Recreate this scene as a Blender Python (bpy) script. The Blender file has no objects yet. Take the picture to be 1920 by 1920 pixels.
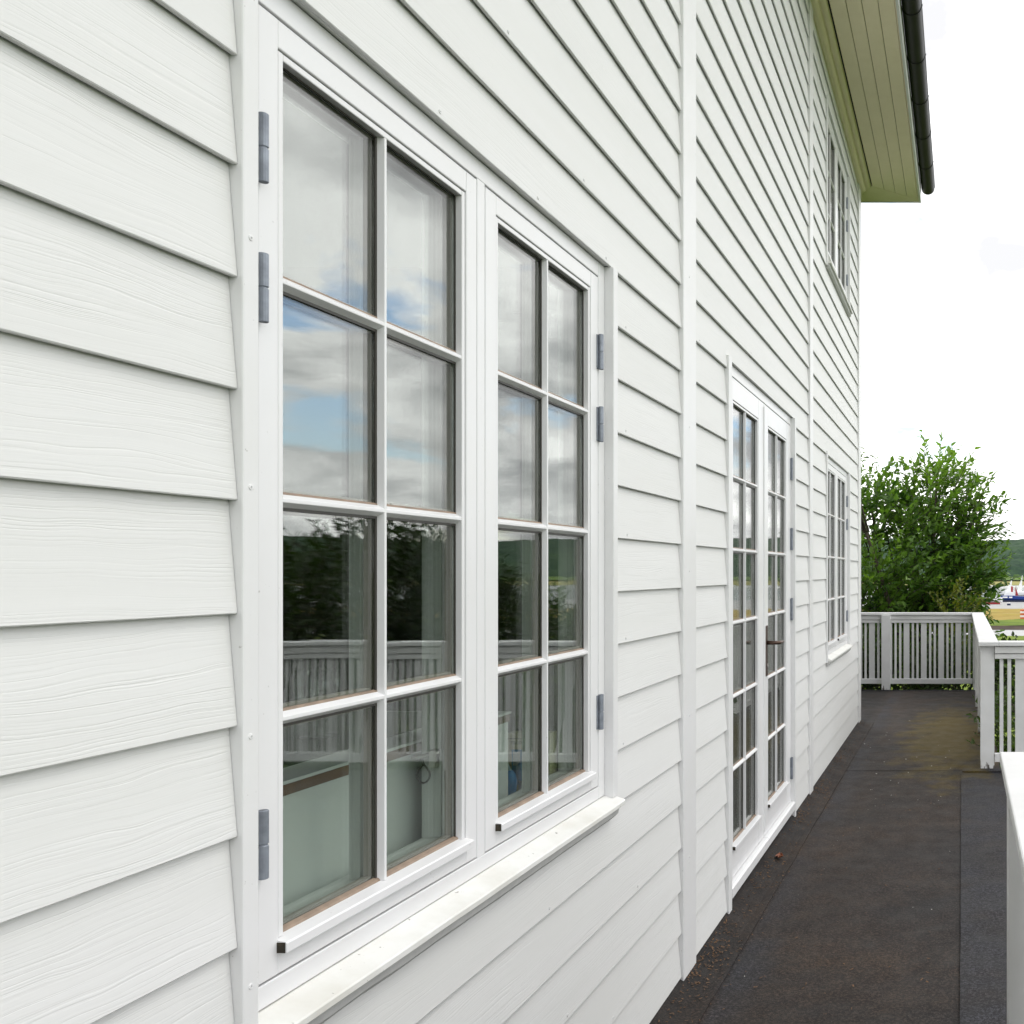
import bpy, bmesh, math, random
from mathutils import Vector, noise as mn

random.seed(11)
R = random.Random(5)
scene = bpy.context.scene
COL = scene.collection

# ------------------------------------------------------------------ camera
CX, CZ, F = 0.9715, 1.46, 1750.0          # camera x, z and focal length in px of a 1920 px frame
cam_d = bpy.data.cameras.new('camera')
cam_d.sensor_width = 36.0
cam_d.lens = F / 1920.0 * 36.0
cam_d.shift_x = -(1804 - 960) / 1920.0
cam_d.shift_y = (1071 - 960) / 1920.0
cam_d.clip_start = 0.03
cam_d.clip_end = 5000
cam = bpy.data.objects.new('camera', cam_d)
cam.location = (CX, 0, CZ)
cam.rotation_euler = (math.radians(90), 0, 0)
COL.objects.link(cam)
scene.camera = cam

# ------------------------------------------------------------------ world, sun, exposure
SUN_EL, SUN_AZ = 58.0, 75.0               # azimuth clockwise from +Y
w = bpy.data.worlds.new('World'); scene.world = w; w.use_nodes = True
nt = w.node_tree; N = nt.nodes; L = nt.links
for n in list(N): N.remove(n)
out = N.new('ShaderNodeOutputWorld'); bg = N.new('ShaderNodeBackground'); bg.inputs[1].default_value = 0.1
sky = N.new('ShaderNodeTexSky'); sky.sky_type = 'NISHITA'; sky.sun_disc = False
sky.sun_elevation = math.radians(SUN_EL); sky.sun_rotation = math.radians(SUN_AZ)
tc = N.new('ShaderNodeTexCoord'); sep = N.new('ShaderNodeSeparateXYZ'); L.new(tc.outputs['Generated'], sep.inputs[0])
def wmath(op, a, b=None, c=None):
    m = N.new('ShaderNodeMath'); m.operation = op
    for i, v in enumerate((a, b, c)):
        if v is None: continue
        if isinstance(v, (int, float)): m.inputs[i].default_value = v
        else: L.new(v, m.inputs[i])
    return m.outputs[0]
zc = wmath('ADD', wmath('MAXIMUM', sep.outputs['Z'], 0.0), 0.22)
comb = N.new('ShaderNodeCombineXYZ')
L.new(wmath('DIVIDE', sep.outputs['X'], zc), comb.inputs[0]); L.new(wmath('DIVIDE', sep.outputs['Y'], zc), comb.inputs[1])
def wnoise(scale, detail, rough, off):
    mp = N.new('ShaderNodeMapping'); mp.inputs['Location'].default_value = off
    L.new(comb.outputs[0], mp.inputs[0])
    t = N.new('ShaderNodeTexNoise'); t.inputs['Scale'].default_value = scale; t.inputs['Detail'].default_value = detail
    t.inputs['Roughness'].default_value = rough; t.inputs['Distortion'].default_value = 0.3
    L.new(mp.outputs[0], t.inputs['Vector']); return t.outputs['Fac']
n_shade = wnoise(2.6, 7, 0.55, (12.34, 17.8, 9.13))
n_mask = wnoise(2.1, 8, 0.58, (9.95, 11.505, 6.05))
r1 = N.new('ShaderNodeValToRGB')
r1.color_ramp.elements[0].position = 0.34; r1.color_ramp.elements[0].color = (10.1, 10.15, 10.4, 1)
r1.color_ramp.elements[1].position = 0.60; r1.color_ramp.elements[1].color = (25.5, 25.3, 25.0, 1)
L.new(n_shade, r1.inputs[0])
r2 = N.new('ShaderNodeValToRGB')
r2.color_ramp.elements[0].position = 0.36; r2.color_ramp.elements[0].color = (0, 0, 0, 1)
r2.color_ramp.elements[1].position = 0.445; r2.color_ramp.elements[1].color = (1, 1, 1, 1)
L.new(n_mask, r2.inputs[0])
blu = N.new('ShaderNodeMixRGB'); blu.blend_type = 'MULTIPLY'; blu.inputs[0].default_value = 1.0
L.new(sky.outputs[0], blu.inputs[1]); blu.inputs[2].default_value = (3.1, 3.1, 3.1, 1)
mx = N.new('ShaderNodeMixRGB'); L.new(r2.outputs[0], mx.inputs[0]); L.new(blu.outputs[0], mx.inputs[1]); L.new(r1.outputs[0], mx.inputs[2])
L.new(mx.outputs[0], bg.inputs[0]); L.new(bg.outputs[0], out.inputs[0])

sd = bpy.data.lights.new('sun', 'SUN'); sd.energy = 0.6; sd.angle = math.radians(14); sd.color = (1.0, 0.96, 0.9)
so = bpy.data.objects.new('sun', sd); COL.objects.link(so)
el, az = math.radians(SUN_EL), math.radians(SUN_AZ)
sdir = Vector((math.sin(az) * math.cos(el), math.cos(az) * math.cos(el), math.sin(el)))
so.rotation_euler = (-sdir).to_track_quat('-Z', 'Y').to_euler(); so.location = (8, 2, 12)

vs = scene.view_settings
scene.display_settings.display_device = 'sRGB'
vs.view_transform = 'Standard'; vs.look = 'None'; vs.exposure = -0.06; vs.gamma = 1.0; vs.use_curve_mapping = False
scene.render.engine = 'CYCLES'
cy = scene.cycles
cy.max_bounces = 8; cy.diffuse_bounces = 2; cy.glossy_bounces = 5; cy.transmission_bounces = 4
cy.transparent_max_bounces = 32; cy.use_denoising = True; cy.caustics_reflective = False; cy.caustics_refractive = False

# ------------------------------------------------------------------ materials
class NT:
    """small helper around one material's node tree"""
    def __init__(s, name):
        s.m = bpy.data.materials.new(name); s.m.use_nodes = True
        s.t = s.m.node_tree; s.n = s.t.nodes; s.l = s.t.links
        s.p = s.n['Principled BSDF']
    def add(s, typ, **kw):
        nd = s.n.new(typ)
        for k, v in kw.items(): setattr(nd, k, v)
        return nd
    def link(s, a, b): s.l.new(a, b)
    def val(s, sock, v):
        if isinstance(v, (int, float, tuple)): sock.default_value = v
        else: s.l.new(v, sock)
    def math(s, op, a, b=0.0, c=0.0, clamp=False):
        m = s.add('ShaderNodeMath', operation=op, use_clamp=clamp)
        s.val(m.inputs[0], a); s.val(m.inputs[1], b); s.val(m.inputs[2], c); return m.outputs[0]
    def obj(s): return s.add('ShaderNodeTexCoord').outputs['Object']
    def pos(s): return s.add('ShaderNodeNewGeometry').outputs['Position']
    def mapping(s, vec, scale=(1, 1, 1), loc=(0, 0, 0)):
        m = s.add('ShaderNodeMapping'); s.link(vec, m.inputs[0])
        m.inputs['Scale'].default_value = scale; m.inputs['Location'].default_value = loc; return m.outputs[0]
    def noise(s, vec, scale, detail=4, rough=0.55, dist=0.0):
        t = s.add('ShaderNodeTexNoise'); s.link(vec, t.inputs['Vector'])
        t.inputs['Scale'].default_value = scale; t.inputs['Detail'].default_value = detail
        t.inputs['Roughness'].default_value = rough; t.inputs['Distortion'].default_value = dist
        return t.outputs['Fac']
    def ramp(s, fac, stops):
        r = s.add('ShaderNodeValToRGB'); s.link(fac, r.inputs[0]); e = r.color_ramp.elements
        while len(e) < len(stops): e.new(0.5)
        for i, (p, c) in enumerate(stops):
            e[i].position = p
            e[i].color = (c, c, c, 1) if isinstance(c, (int, float)) else (*c, 1)
        return r.outputs[0]
    def mix(s, fac, a, b, mode='MIX'):
        m = s.add('ShaderNodeMixRGB', blend_type=mode); s.val(m.inputs[0], fac)
        for i, v in ((1, a), (2, b)):
            if isinstance(v, tuple): m.inputs[i].default_value = (*v[:3], 1)
            else: s.link(v, m.inputs[i])
        return m.outputs[0]
    def bump(s, h, strength, dist, normal=None):
        b = s.add('ShaderNodeBump'); b.inputs['Strength'].default_value = strength; b.inputs['Distance'].default_value = dist
        s.link(h, b.inputs['Height'])
        if normal is not None: s.link(normal, b.inputs['Normal'])
        return b.outputs[0]
    def rand_vec(s, vec, k=37.0):
        oi = s.add('ShaderNodeObjectInfo'); cv = s.add('ShaderNodeCombineXYZ')
        r = s.math('MULTIPLY', oi.outputs['Random'], k)
        for i in range(3): s.link(r, cv.inputs[i])
        va = s.add('ShaderNodeVectorMath', operation='ADD'); s.link(vec, va.inputs[0]); s.link(cv.outputs[0], va.inputs[1])
        return va.outputs[0], oi.outputs['Random']
    def set(s, color=None, rough=None, metal=None, spec=None, normal=None):
        if color is not None: s.val(s.p.inputs['Base Color'], (*color, 1) if isinstance(color, tuple) else color)
        if rough is not None: s.val(s.p.inputs['Roughness'], rough)
        if metal is not None: s.p.inputs['Metallic'].default_value = metal
        if spec is not None: s.p.inputs['Specular IOR Level'].default_value = spec
        if normal is not None: s.link(normal, s.p.inputs['Normal'])
        return s.m

M = {}
def simple(key, color, rough=0.5, metal=0.0, var=0.12, scale=8.0, bump=0.0, bscale=60.0, spec=0.5):
    a = NT(key); v, _ = a.rand_vec(a.obj())
    n = a.noise(v, scale, 5)
    c = a.ramp(n, [(0.3, tuple(x * (1 - var) for x in color)), (0.7, tuple(min(1, x * (1 + var)) for x in color))])
    nm = a.bump(a.noise(v, bscale, 3), bump, 0.002) if bump else None
    M[key] = a.set(c, rough, metal, spec, nm); return a

# white fibre cement boards with embossed grain
a = NT('white_board')
v, rnd = a.rand_vec(a.obj())
warp = a.noise(a.mapping(v, (0, 2.2, 9)), 1.0, 3, 0.5)
warp2 = a.noise(a.mapping(v, (0, 9.0, 22)), 1.0, 2, 0.5)
sp = a.add('ShaderNodeSeparateXYZ'); a.link(v, sp.inputs[0])
zz = a.math('ADD', sp.outputs['Z'], a.math('MULTIPLY', a.math('SUBTRACT', warp, 0.5), 0.045))
zz = a.math('ADD', zz, a.math('MULTIPLY', a.math('SUBTRACT', warp2, 0.5), 0.004))
cv = a.add('ShaderNodeCombineXYZ'); a.link(a.math('MULTIPLY', sp.outputs['Y'], 2.5), cv.inputs[0]); a.link(a.math('MULTIPLY', zz, 330.0), cv.inputs[1])
grain = a.noise(cv.outputs[0], 1.0, 2.5, 0.55)
grooves = a.ramp(grain, [(0.30, 0.0), (0.47, 0.75), (0.8, 1.0)])
patch = a.ramp(a.noise(a.mapping(v, (0, 1.1, 11)), 1.0, 3), [(0.38, 0.10), (0.56, 1.0)])
hgt = a.math('MULTIPLY', grooves, patch)
fine = a.noise(a.mapping(v, (200, 60, 300)), 1.0, 2)
hgt = a.math('ADD', hgt, a.math('MULTIPLY', fine, 0.07))
dirt = a.noise(a.mapping(v, (1, 0.7, 5)), 1.0, 5, 0.6)
col = a.ramp(dirt, [(0.25, (0.71, 0.712, 0.69)), (0.7, (0.762, 0.763, 0.748))])
col = a.mix(a.math('MULTIPLY', a.math('SUBTRACT', 1.0, hgt), 0.06, clamp=True), col, (0.55, 0.55, 0.50))
pz = a.add('ShaderNodeSeparateXYZ'); a.link(a.pos(), pz.inputs[0])
low = a.ramp(pz.outputs['Z'], [(0.05, 1.0), (0.30, 0.0)])
specks = a.ramp(a.noise(a.pos(), 95.0, 2), [(0.70, 0.0), (0.76, 1.0)])
col = a.mix(a.math('MULTIPLY', specks, a.math('MULTIPLY', low, 0.45)), col, (0.30, 0.29, 0.25))
M['board'] = a.set(col, 0.5, spec=0.4, normal=a.bump(hgt, 0.40, 0.0010))

def paint(key, base, dirtc, amt, rough=0.38, brush=0.05, chip=0.735, cscale=130.0):
    a = NT(key); v, _ = a.rand_vec(a.obj())
    d = a.ramp(a.noise(v, 7.0, 6, 0.6), [(0.42, 0.0), (0.75, 1.0)])
    col = a.mix(a.math('MULTIPLY', d, amt), base, dirtc)
    sp = a.ramp(a.noise(v, cscale, 2), [(chip, 0.0), (chip + 0.035, 1.0)])
    col = a.mix(a.math('MULTIPLY', sp, amt * 1.2), col, (0.2, 0.18, 0.15))
    nm = a.bump(a.noise(a.mapping(v, (120, 30, 30)), 1.0, 3), brush, 0.001)
    M[key] = a.set(col, rough, spec=0.5, normal=nm)
paint('trim', (0.765, 0.765, 0.76), (0.70, 0.70, 0.66), 0.35)
paint('sash', (0.79, 0.79, 0.79), (0.72, 0.71, 0.68), 0.30, 0.30)
paint('sill', (0.79, 0.79, 0.755), (0.58, 0.56, 0.48), 0.60, 0.45, 0.15, 0.72, 85.0)
paint('soffit', (0.92, 0.81, 0.60), (0.84, 0.73, 0.52), 0.5, 0.5)
paint('inner_white', (0.72, 0.74, 0.72), (0.6, 0.6, 0.55), 0.3)

# railing paint, flaking towards the foot of posts
a = NT('white_railing_paint'); v, _ = a.rand_vec(a.obj())
p = a.pos(); sz = a.add('ShaderNodeSeparateXYZ'); a.link(p, sz.inputs[0])
lowm = a.ramp(sz.outputs['Z'], [(0.0, 0.62), (0.05, 0.52), (0.10, 0.38), (0.30, 0.22), (0.7, 0.12)])
fl = a.noise(a.mapping(p, (38, 38, 7)), 1.0, 5, 0.6)
flake = a.ramp(a.math('ADD', a.math('SUBTRACT', lowm, 0.5), fl), [(0.60, 0.0), (0.64, 1.0)])
col = a.ramp(a.noise(v, 6.0, 5), [(0.3, (0.69, 0.69, 0.67)), (0.7, (0.77, 0.77, 0.76))])
wood = a.ramp(a.noise(a.mapping(p, (60, 60, 5)), 1.0, 4), [(0.3, (0.05, 0.045, 0.04)), (0.7, (0.24, 0.22, 0.19))])
col = a.mix(flake, col, wood)
M['rail'] = a.set(col, 0.5, normal=a.bump(a.math('SUBTRACT', 1.0, flake), 0.5, 0.002))

simple('gasket_dark', (0.045, 0.042, 0.034), 0.5)
simple('spacer', (0.27, 0.255, 0.21), 0.45, 0.0)
simple('putty_brown', (0.27, 0.20, 0.145), 0.6, var=0.25, scale=30)
simple('hollow_shade', (0.03, 0.024, 0.014), 0.8, var=0.6, scale=90)
simple('hinge_steel', (0.25, 0.275, 0.315), 0.45, 0.4, var=0.22, scale=45, bump=0.15)
simple('gutter_black', (0.014, 0.014, 0.0135), 0.5, var=0.2, spec=0.3)
simple('roof_dark', (0.035, 0.035, 0.037), 0.7)
simple('bronze', (0.10, 0.065, 0.05), 0.35, 0.8)
simple('steel', (0.55, 0.53, 0.5), 0.3, 0.9)
simple('dark_interior', (0.07, 0.066, 0.058), 0.8)
simple('dark_floor', (0.09, 0.06, 0.04), 0.5)
simple('panel_green_white', (0.88, 0.91, 0.88), 0.5, var=0.05, scale=3)
simple('counter_green', (0.13, 0.16, 0.12), 0.35)
simple('wood_brown', (0.16, 0.085, 0.035), 0.4, var=0.35, scale=14)
simple('box_yellow', (0.62, 0.60, 0.36), 0.5, var=0.05)
simple('print_blue', (0.05, 0.32, 0.62), 0.4, var=0.3, scale=20)
simple('print_pale', (0.45, 0.58, 0.60), 0.4, var=0.15, scale=20)
simple('ink_dark', (0.05, 0.06, 0.03), 0.5)
simple('plastic_blue', (0.03, 0.24, 0.52), 0.25)
simple('fabric_grey', (0.55, 0.56, 0.52), 0.8)
simple('bark', (0.075, 0.058, 0.042), 0.85, var=0.3, scale=20, bump=0.6)
simple('dead_leaf', (0.22, 0.075, 0.035), 0.6, var=0.3, scale=60)
simple('litter', (0.13, 0.068, 0.030), 0.8, var=0.5, scale=40)
simple('flake', (0.62, 0.60, 0.54), 0.7, var=0.2)
simple('boat_blue', (0.015, 0.05, 0.26), 0.35)
simple('boat_navy', (0.012, 0.018, 0.06), 0.4)
simple('boat_white', (0.75, 0.76, 0.76), 0.4)
simple('boat_red', (0.30, 0.02, 0.025), 0.6)
simple('sail_white', (0.8, 0.8, 0.78), 0.8)
simple('post_orange', (0.55, 0.13, 0.05), 0.5)
simple('concrete', (0.34, 0.335, 0.32), 0.85, var=0.1, scale=0.3)
simple('bank_dark', (0.06, 0.042, 0.03), 0.9, var=0.3, scale=1.0)
simple('slab', (0.03, 0.028, 0.026), 0.9)
simple('render_grey', (0.52, 0.52, 0.50), 0.8, var=0.08, scale=25, bump=0.4)

# roofing felt
def felt(key, blue):
    a = NT(key); p = a.pos()
    g1 = a.noise(p, 110.0, 4, 0.85); g2 = a.noise(p, 900.0, 1, 0.6)
    big = a.noise(p, 1.6, 6, 0.62); mid = a.noise(p, 7.0, 5, 0.6)
    brown = a.ramp(big, [(0.3, (0.0105, 0.0085, 0.0072)), (0.5, (0.0200, 0.0124, 0.0074)), (0.72, (0.036, 0.0205, 0.0100))])
    grey = a.ramp(mid, [(0.3, (0.0135, 0.0135, 0.0155)), (0.7, (0.029, 0.029, 0.035))])
    s0 = a.add('ShaderNodeSeparateXYZ'); a.link(p, s0.inputs[0])
    band = a.ramp(s0.outputs['X'], [(0.10, 0.0), (0.15, 1.0), (0.22, 0.8), (0.34, 0.0)])
    band = a.math('MULTIPLY', band, a.ramp(a.noise(p, 2.3, 4), [(0.35, 0.1), (0.6, 1.0)]))
    col = a.mix(a.math('MAXIMUM', a.math('MULTIPLY', band, 0.8), a.math('MULTIPLY', blue, a.ramp(a.noise(p, 3.1, 5), [(0.3, 0.35), (0.55, 1.0)]))), brown, grey)
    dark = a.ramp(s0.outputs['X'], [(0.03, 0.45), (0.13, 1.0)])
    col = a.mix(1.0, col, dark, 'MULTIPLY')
    gr = a.ramp(g1, [(0.38, 0.30), (0.5, 0.9), (0.62, 2.9)])
    col = a.mix(1.0, col, gr, 'MULTIPLY')
    s = a.add('ShaderNodeSeparateXYZ'); a.link(p, s.inputs[0])
    dx = a.math('DIVIDE', a.math('SUBTRACT', s.outputs['X'], 0.86), 0.42)
    dy = a.math('DIVIDE', a.math('SUBTRACT', s.outputs['Y'], 8.2), 1.7)
    dd = a.math('SQRT', a.math('ADD', a.math('MULTIPLY', dx, dx), a.math('MULTIPLY', dy, dy)))
    mm = a.math('ADD', a.math('SUBTRACT', 1.5, dd), a.math('MULTIPLY', a.math('SUBTRACT', a.noise(p, 4.0, 6, 0.65), 0.5), 2.6))
    moss = a.ramp(mm, [(0.3, 0.0), (1.1, 1.0)])
    col = a.mix(a.math('MULTIPLY', moss, 0.9), col, a.mix(g1, (0.022, 0.016, 0.002), (0.160, 0.108, 0.010)))
    spk = a.ramp(a.noise(p, 150.0, 1), [(0.775, 0.0), (0.80, 1.0)])
    col = a.mix(a.math('MULTIPLY', spk, 0.5), col, (0.30, 0.28, 0.24))
    M[key] = a.set(col, a.ramp(mid, [(0.3, 0.62), (0.7, 0.85)]), spec=0.35, normal=a.bump(a.math('ADD', g1, a.math('MULTIPLY', mid, 0.8)), 0.55, 0.003))
felt('felt_brown', 0.22)
felt('felt_mixed', 0.55)
felt('felt_grey', 0.9)

# glass
a = NT('window_glass'); a.n.remove(a.p)
lw = a.add('ShaderNodeLayerWeight'); lw.inputs['Blend'].default_value = 0.5
p5 = a.math('POWER', lw.outputs['Facing'], 5.0)
fac = a.math('ADD', 0.115, a.math('MULTIPLY', p5, 0.885))
tr = a.add('ShaderNodeBsdfTransparent'); tr.inputs[0].default_value = (0.965, 0.985, 0.97, 1)
gl = a.add('ShaderNodeBsdfGlossy'); gl.inputs['Roughness'].default_value = 0.0
oc = a.obj()
wob = a.bump(a.noise(oc, 2.6, 2, 0.4), 0.010, 0.02)
a.link(wob, gl.inputs['Normal'])
ms = a.add('ShaderNodeMixShader'); a.link(fac, ms.inputs[0]); a.link(tr.outputs[0], ms.inputs[1]); a.link(gl.outputs[0], ms.inputs[2])
a.link(ms.outputs[0], a.n['Material Output'].inputs[0])
M['glass'] = a.m

# leaves
def leafmat(key, dark, light, trans):
    a = NT(key)
    at = a.add('ShaderNodeAttribute', attribute_name='tint')
    sp = a.add('ShaderNodeSeparateColor'); a.link(at.outputs['Color'], sp.inputs[0])
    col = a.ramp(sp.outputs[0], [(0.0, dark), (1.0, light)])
    a.set(col, 0.42, spec=0.45)
    tl = a.add('ShaderNodeBsdfTranslucent'); a.link(a.mix(1.0, col, trans, 'MULTIPLY'), tl.inputs[0])
    ms = a.add('ShaderNodeMixShader'); ms.inputs[0].default_value = 0.38
    a.link(a.p.outputs[0], ms.inputs[1]); a.link(tl.outputs[0], ms.inputs[2]); a.link(ms.outputs[0], a.n['Material Output'].inputs[0])
    M[key] = a.m
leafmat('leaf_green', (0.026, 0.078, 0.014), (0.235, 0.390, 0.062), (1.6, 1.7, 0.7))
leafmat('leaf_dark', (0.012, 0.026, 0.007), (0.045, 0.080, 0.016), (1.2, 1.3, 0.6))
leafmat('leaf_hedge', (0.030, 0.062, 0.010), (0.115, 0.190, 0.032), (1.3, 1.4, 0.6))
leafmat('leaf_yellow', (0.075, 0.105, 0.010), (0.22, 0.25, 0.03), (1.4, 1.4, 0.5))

def ground(key, stops, s1, s2, rough=0.95, stretch=(1, 1, 1)):
    a = NT(key); p = a.mapping(a.pos(), stretch)
    n = a.math('ADD', a.math('MULTIPLY', a.noise(p, s1, 6, 0.65), 0.6), a.math('MULTIPLY', a.noise(p, s2, 4, 0.6), 0.4))
    M[key] = a.set(a.ramp(n, stops), rough, spec=0.2, normal=a.bump(n, 0.6, 0.15)); return a
ground('grass', [(0.38, (0.050, 0.100, 0.012)), (0.62, (0.125, 0.205, 0.022))], 0.35, 2.5)
ground('grass_bright', [(0.38, (0.075, 0.125, 0.012)), (0.62, (0.18, 0.235, 0.022))], 0.3, 2.2, stretch=(0.4, 1, 1))
ground('reeds', [(0.36, (0.20, 0.165, 0.030)), (0.52, (0.33, 0.235, 0.060)), (0.66, (0.30, 0.27, 0.05))], 0.16, 1.6, stretch=(0.4, 1, 1))
ground('hill', [(0.33, (0.016, 0.036, 0.024)), (0.5, (0.032, 0.065, 0.033)), (0.68, (0.060, 0.105, 0.045))], 0.06, 0.35)
ground('far_field', [(0.4, (0.20, 0.20, 0.05)), (0.6, (0.30, 0.28, 0.10))], 0.02, 0.2)
a = NT('water'); p = a.pos()
a.set((0.30, 0.32, 0.33), 0.12, spec=0.6, normal=a.bump(a.noise(a.mapping(p, (0.2, 1, 1)), 1.4, 4), 0.12, 0.1)); M['water'] = a.m
a = NT('channel'); p = a.pos()
a.set(a.ramp(a.noise(p, 0.5, 4), [(0.3, (0.32, 0.32, 0.31)), (0.7, (0.42, 0.42, 0.41))]), 0.5, spec=0.4); M['channel'] = a.m

# ------------------------------------------------------------------ mesh building
WORLD = {}
class MB:
    def __init__(s): s.v = []; s.f = []; s.mi = []; s.cur = 0
    def poly(s, pts, faces):
        o = len(s.v); s.v += [tuple(p) for p in pts]
        for f in faces: s.f.append(tuple(o + i for i in f)); s.mi.append(s.cur)
    def box(s, x0, x1, y0, y1, z0, z1):
        s.poly([(x0, y0, z0), (x1, y0, z0), (x1, y1, z0), (x0, y1, z0), (x0, y0, z1), (x1, y0, z1), (x1, y1, z1), (x0, y1, z1)],
               [(0, 3, 2, 1), (4, 5, 6, 7), (0, 1, 5, 4), (1, 2, 6, 5), (2, 3, 7, 6), (3, 0, 4, 7)]); return s
    def prism(s, prof, axis, t0, t1, steps=1, jit=None):
        """profile extruded along an axis: y -> (x,z), z -> (x,y), x -> (y,z)"""
        n = len(prof); o = len(s.v)
        for k in range(steps + 1):
            t = t0 + (t1 - t0) * k / steps
            for i, (a, b) in enumerate(prof):
                if jit: a, b = jit(a, b, t, i)
                s.v.append((a, t, b) if axis == 'y' else (a, b, t) if axis == 'z' else (t, a, b))
        for k in range(steps):
            for i in range(n):
                j = (i + 1) % n
                s.f.append((o + k * n + i, o + k * n + j, o + (k + 1) * n + j, o + (k + 1) * n + i)); s.mi.append(s.cur)
        s.f.append(tuple(o + i for i in range(n))[::-1]); s.mi.append(s.cur)
        s.f.append(tuple(o + steps * n + i for i in range(n))); s.mi.append(s.cur)
        return s
    def tube(s, pts, radii, n=8, cap=True):
        o = len(s.v); pts = [Vector(p) for p in pts]
        if isinstance(radii, (int, float)): radii = [radii] * len(pts)
        prev = None
        for k, p in enumerate(pts):
            d = (pts[min(k + 1, len(pts) - 1)] - pts[max(k - 1, 0)]).normalized()
            u = prev if prev is not None else (Vector((1, 0, 0)) if abs(d.x) < 0.8 else Vector((0, 1, 0)))
            u = (u - d * u.dot(d)).normalized(); prev = u; q = d.cross(u)
            for i in range(n):
                t = 2 * math.pi * i / n
                s.v.append(tuple(p + (u * math.cos(t) + q * math.sin(t)) * radii[k]))
        for k in range(len(pts) - 1):
            for i in range(n):
                j = (i + 1) % n
                s.f.append((o + k * n + i, o + k * n + j, o + (k + 1) * n + j, o + (k + 1) * n + i)); s.mi.append(s.cur)
        if cap:
            s.f.append(tuple(o + i for i in range(n))[::-1]); s.mi.append(s.cur)
            s.f.append(tuple(o + (len(pts) - 1) * n + i for i in range(n))); s.mi.append(s.cur)
        return s
    def lathe(s, cx, cy, prof, n=20):
        o = len(s.v)
        for r, z in prof:
            for i in range(n):
                t = 2 * math.pi * i / n; s.v.append((cx + r * math.cos(t), cy + r * math.sin(t), z))
        for k in range(len(prof) - 1):
            for i in range(n):
                j = (i + 1) % n
                s.f.append((o + k * n + i, o + k * n + j, o + (k + 1) * n + j, o + (k + 1) * n + i)); s.mi.append(s.cur)
        s.f.append(tuple(o + i for i in range(n))[::-1]); s.mi.append(s.cur)
        s.f.append(tuple(o + (len(prof) - 1) * n + i for i in range(n))); s.mi.append(s.cur)
        return s
    def build(s, name, mats, parent=None, bevel=0.0, smooth=False, recalc=True, seg=2):
        xs = [p[0] for p in s.v]; ys = [p[1] for p in s.v]; zs = [p[2] for p in s.v]
        org = Vector(((min(xs) + max(xs)) / 2, (min(ys) + max(ys)) / 2, min(zs)))
        me = bpy.data.meshes.new(name)
        me.from_pydata([(p[0] - org.x, p[1] - org.y, p[2] - org.z) for p in s.v], [], s.f)
        if isinstance(mats, str): mats = [mats]
        for k in mats: me.materials.append(M[k])
        if len(mats) > 1: me.polygons.foreach_set('material_index', s.mi)
        if recalc:
            bm = bmesh.new(); bm.from_mesh(me); bmesh.ops.recalc_face_normals(bm, faces=bm.faces); bm.to_mesh(me); bm.free()
        if smooth: me.polygons.foreach_set('use_smooth', [True] * len(me.polygons))
        me.update()
        ob = bpy.data.objects.new(name, me); COL.objects.link(ob)
        if parent is not None: ob.parent = parent; ob.location = org - WORLD[parent.name]
        else: ob.location = org
        WORLD[ob.name] = org
        if bevel:
            b = ob.modifiers.new('bevel', 'BEVEL'); b.width = bevel; b.segments = seg; b.limit_method = 'ANGLE'; b.angle_limit = math.radians(35)
        return ob

def empty(name, loc, parent=None):
    o = bpy.data.objects.new(name, None); COL.objects.link(o); o.empty_display_size = 0.1
    WORLD[o.name] = Vector(loc)
    if parent is not None: o.parent = parent; o.location = Vector(loc) - WORLD[parent.name]
    else: o.location = loc
    return o
def tag(o, label=None, cat=None, group=None, kind=None):
    if label: o['label'] = label
    if cat: o['category'] = cat
    if group: o['group'] = group
    if kind: o['kind'] = kind
    return o
def copy_tree(o, parent=None, shift=(0, 0, 0)):
    c = o.copy(); COL.objects.link(c)
    if parent is not None: c.parent = parent
    WORLD[c.name] = WORLD[o.name] + Vector(shift)
    for ch in list(o.children): copy_tree(ch, c, shift)
    return c

# ================================================================== THE HOUSE
house = empty('house', (-2.5, 3.5, 0))
tag(house, 'white weatherboarded house with small-paned windows, double glazed doors and dark gutter', 'house')

# ---- openings: y0, y1, z0, z1
WY = 5.44                                    # far windows lie this much further along the wall than the first one
OP = [(1.2807, 2.617, 0.8033, 2.3033), (3.862, 5.428, 0.0, 2.348),
      (1.2807 + WY - 0.03, 2.617 + WY, 0.8033, 2.3033), (1.2807 + WY - 0.03, 2.617 + WY, 3.6533, 4.8533)]
P0, PITCH, LEAN = 1.4033, 0.15, 0.0122
ZONES = [(-1.6, 1.252), (1.2807, 3.232), (3.387, 5.93), (6.05, 8.735)]

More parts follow.
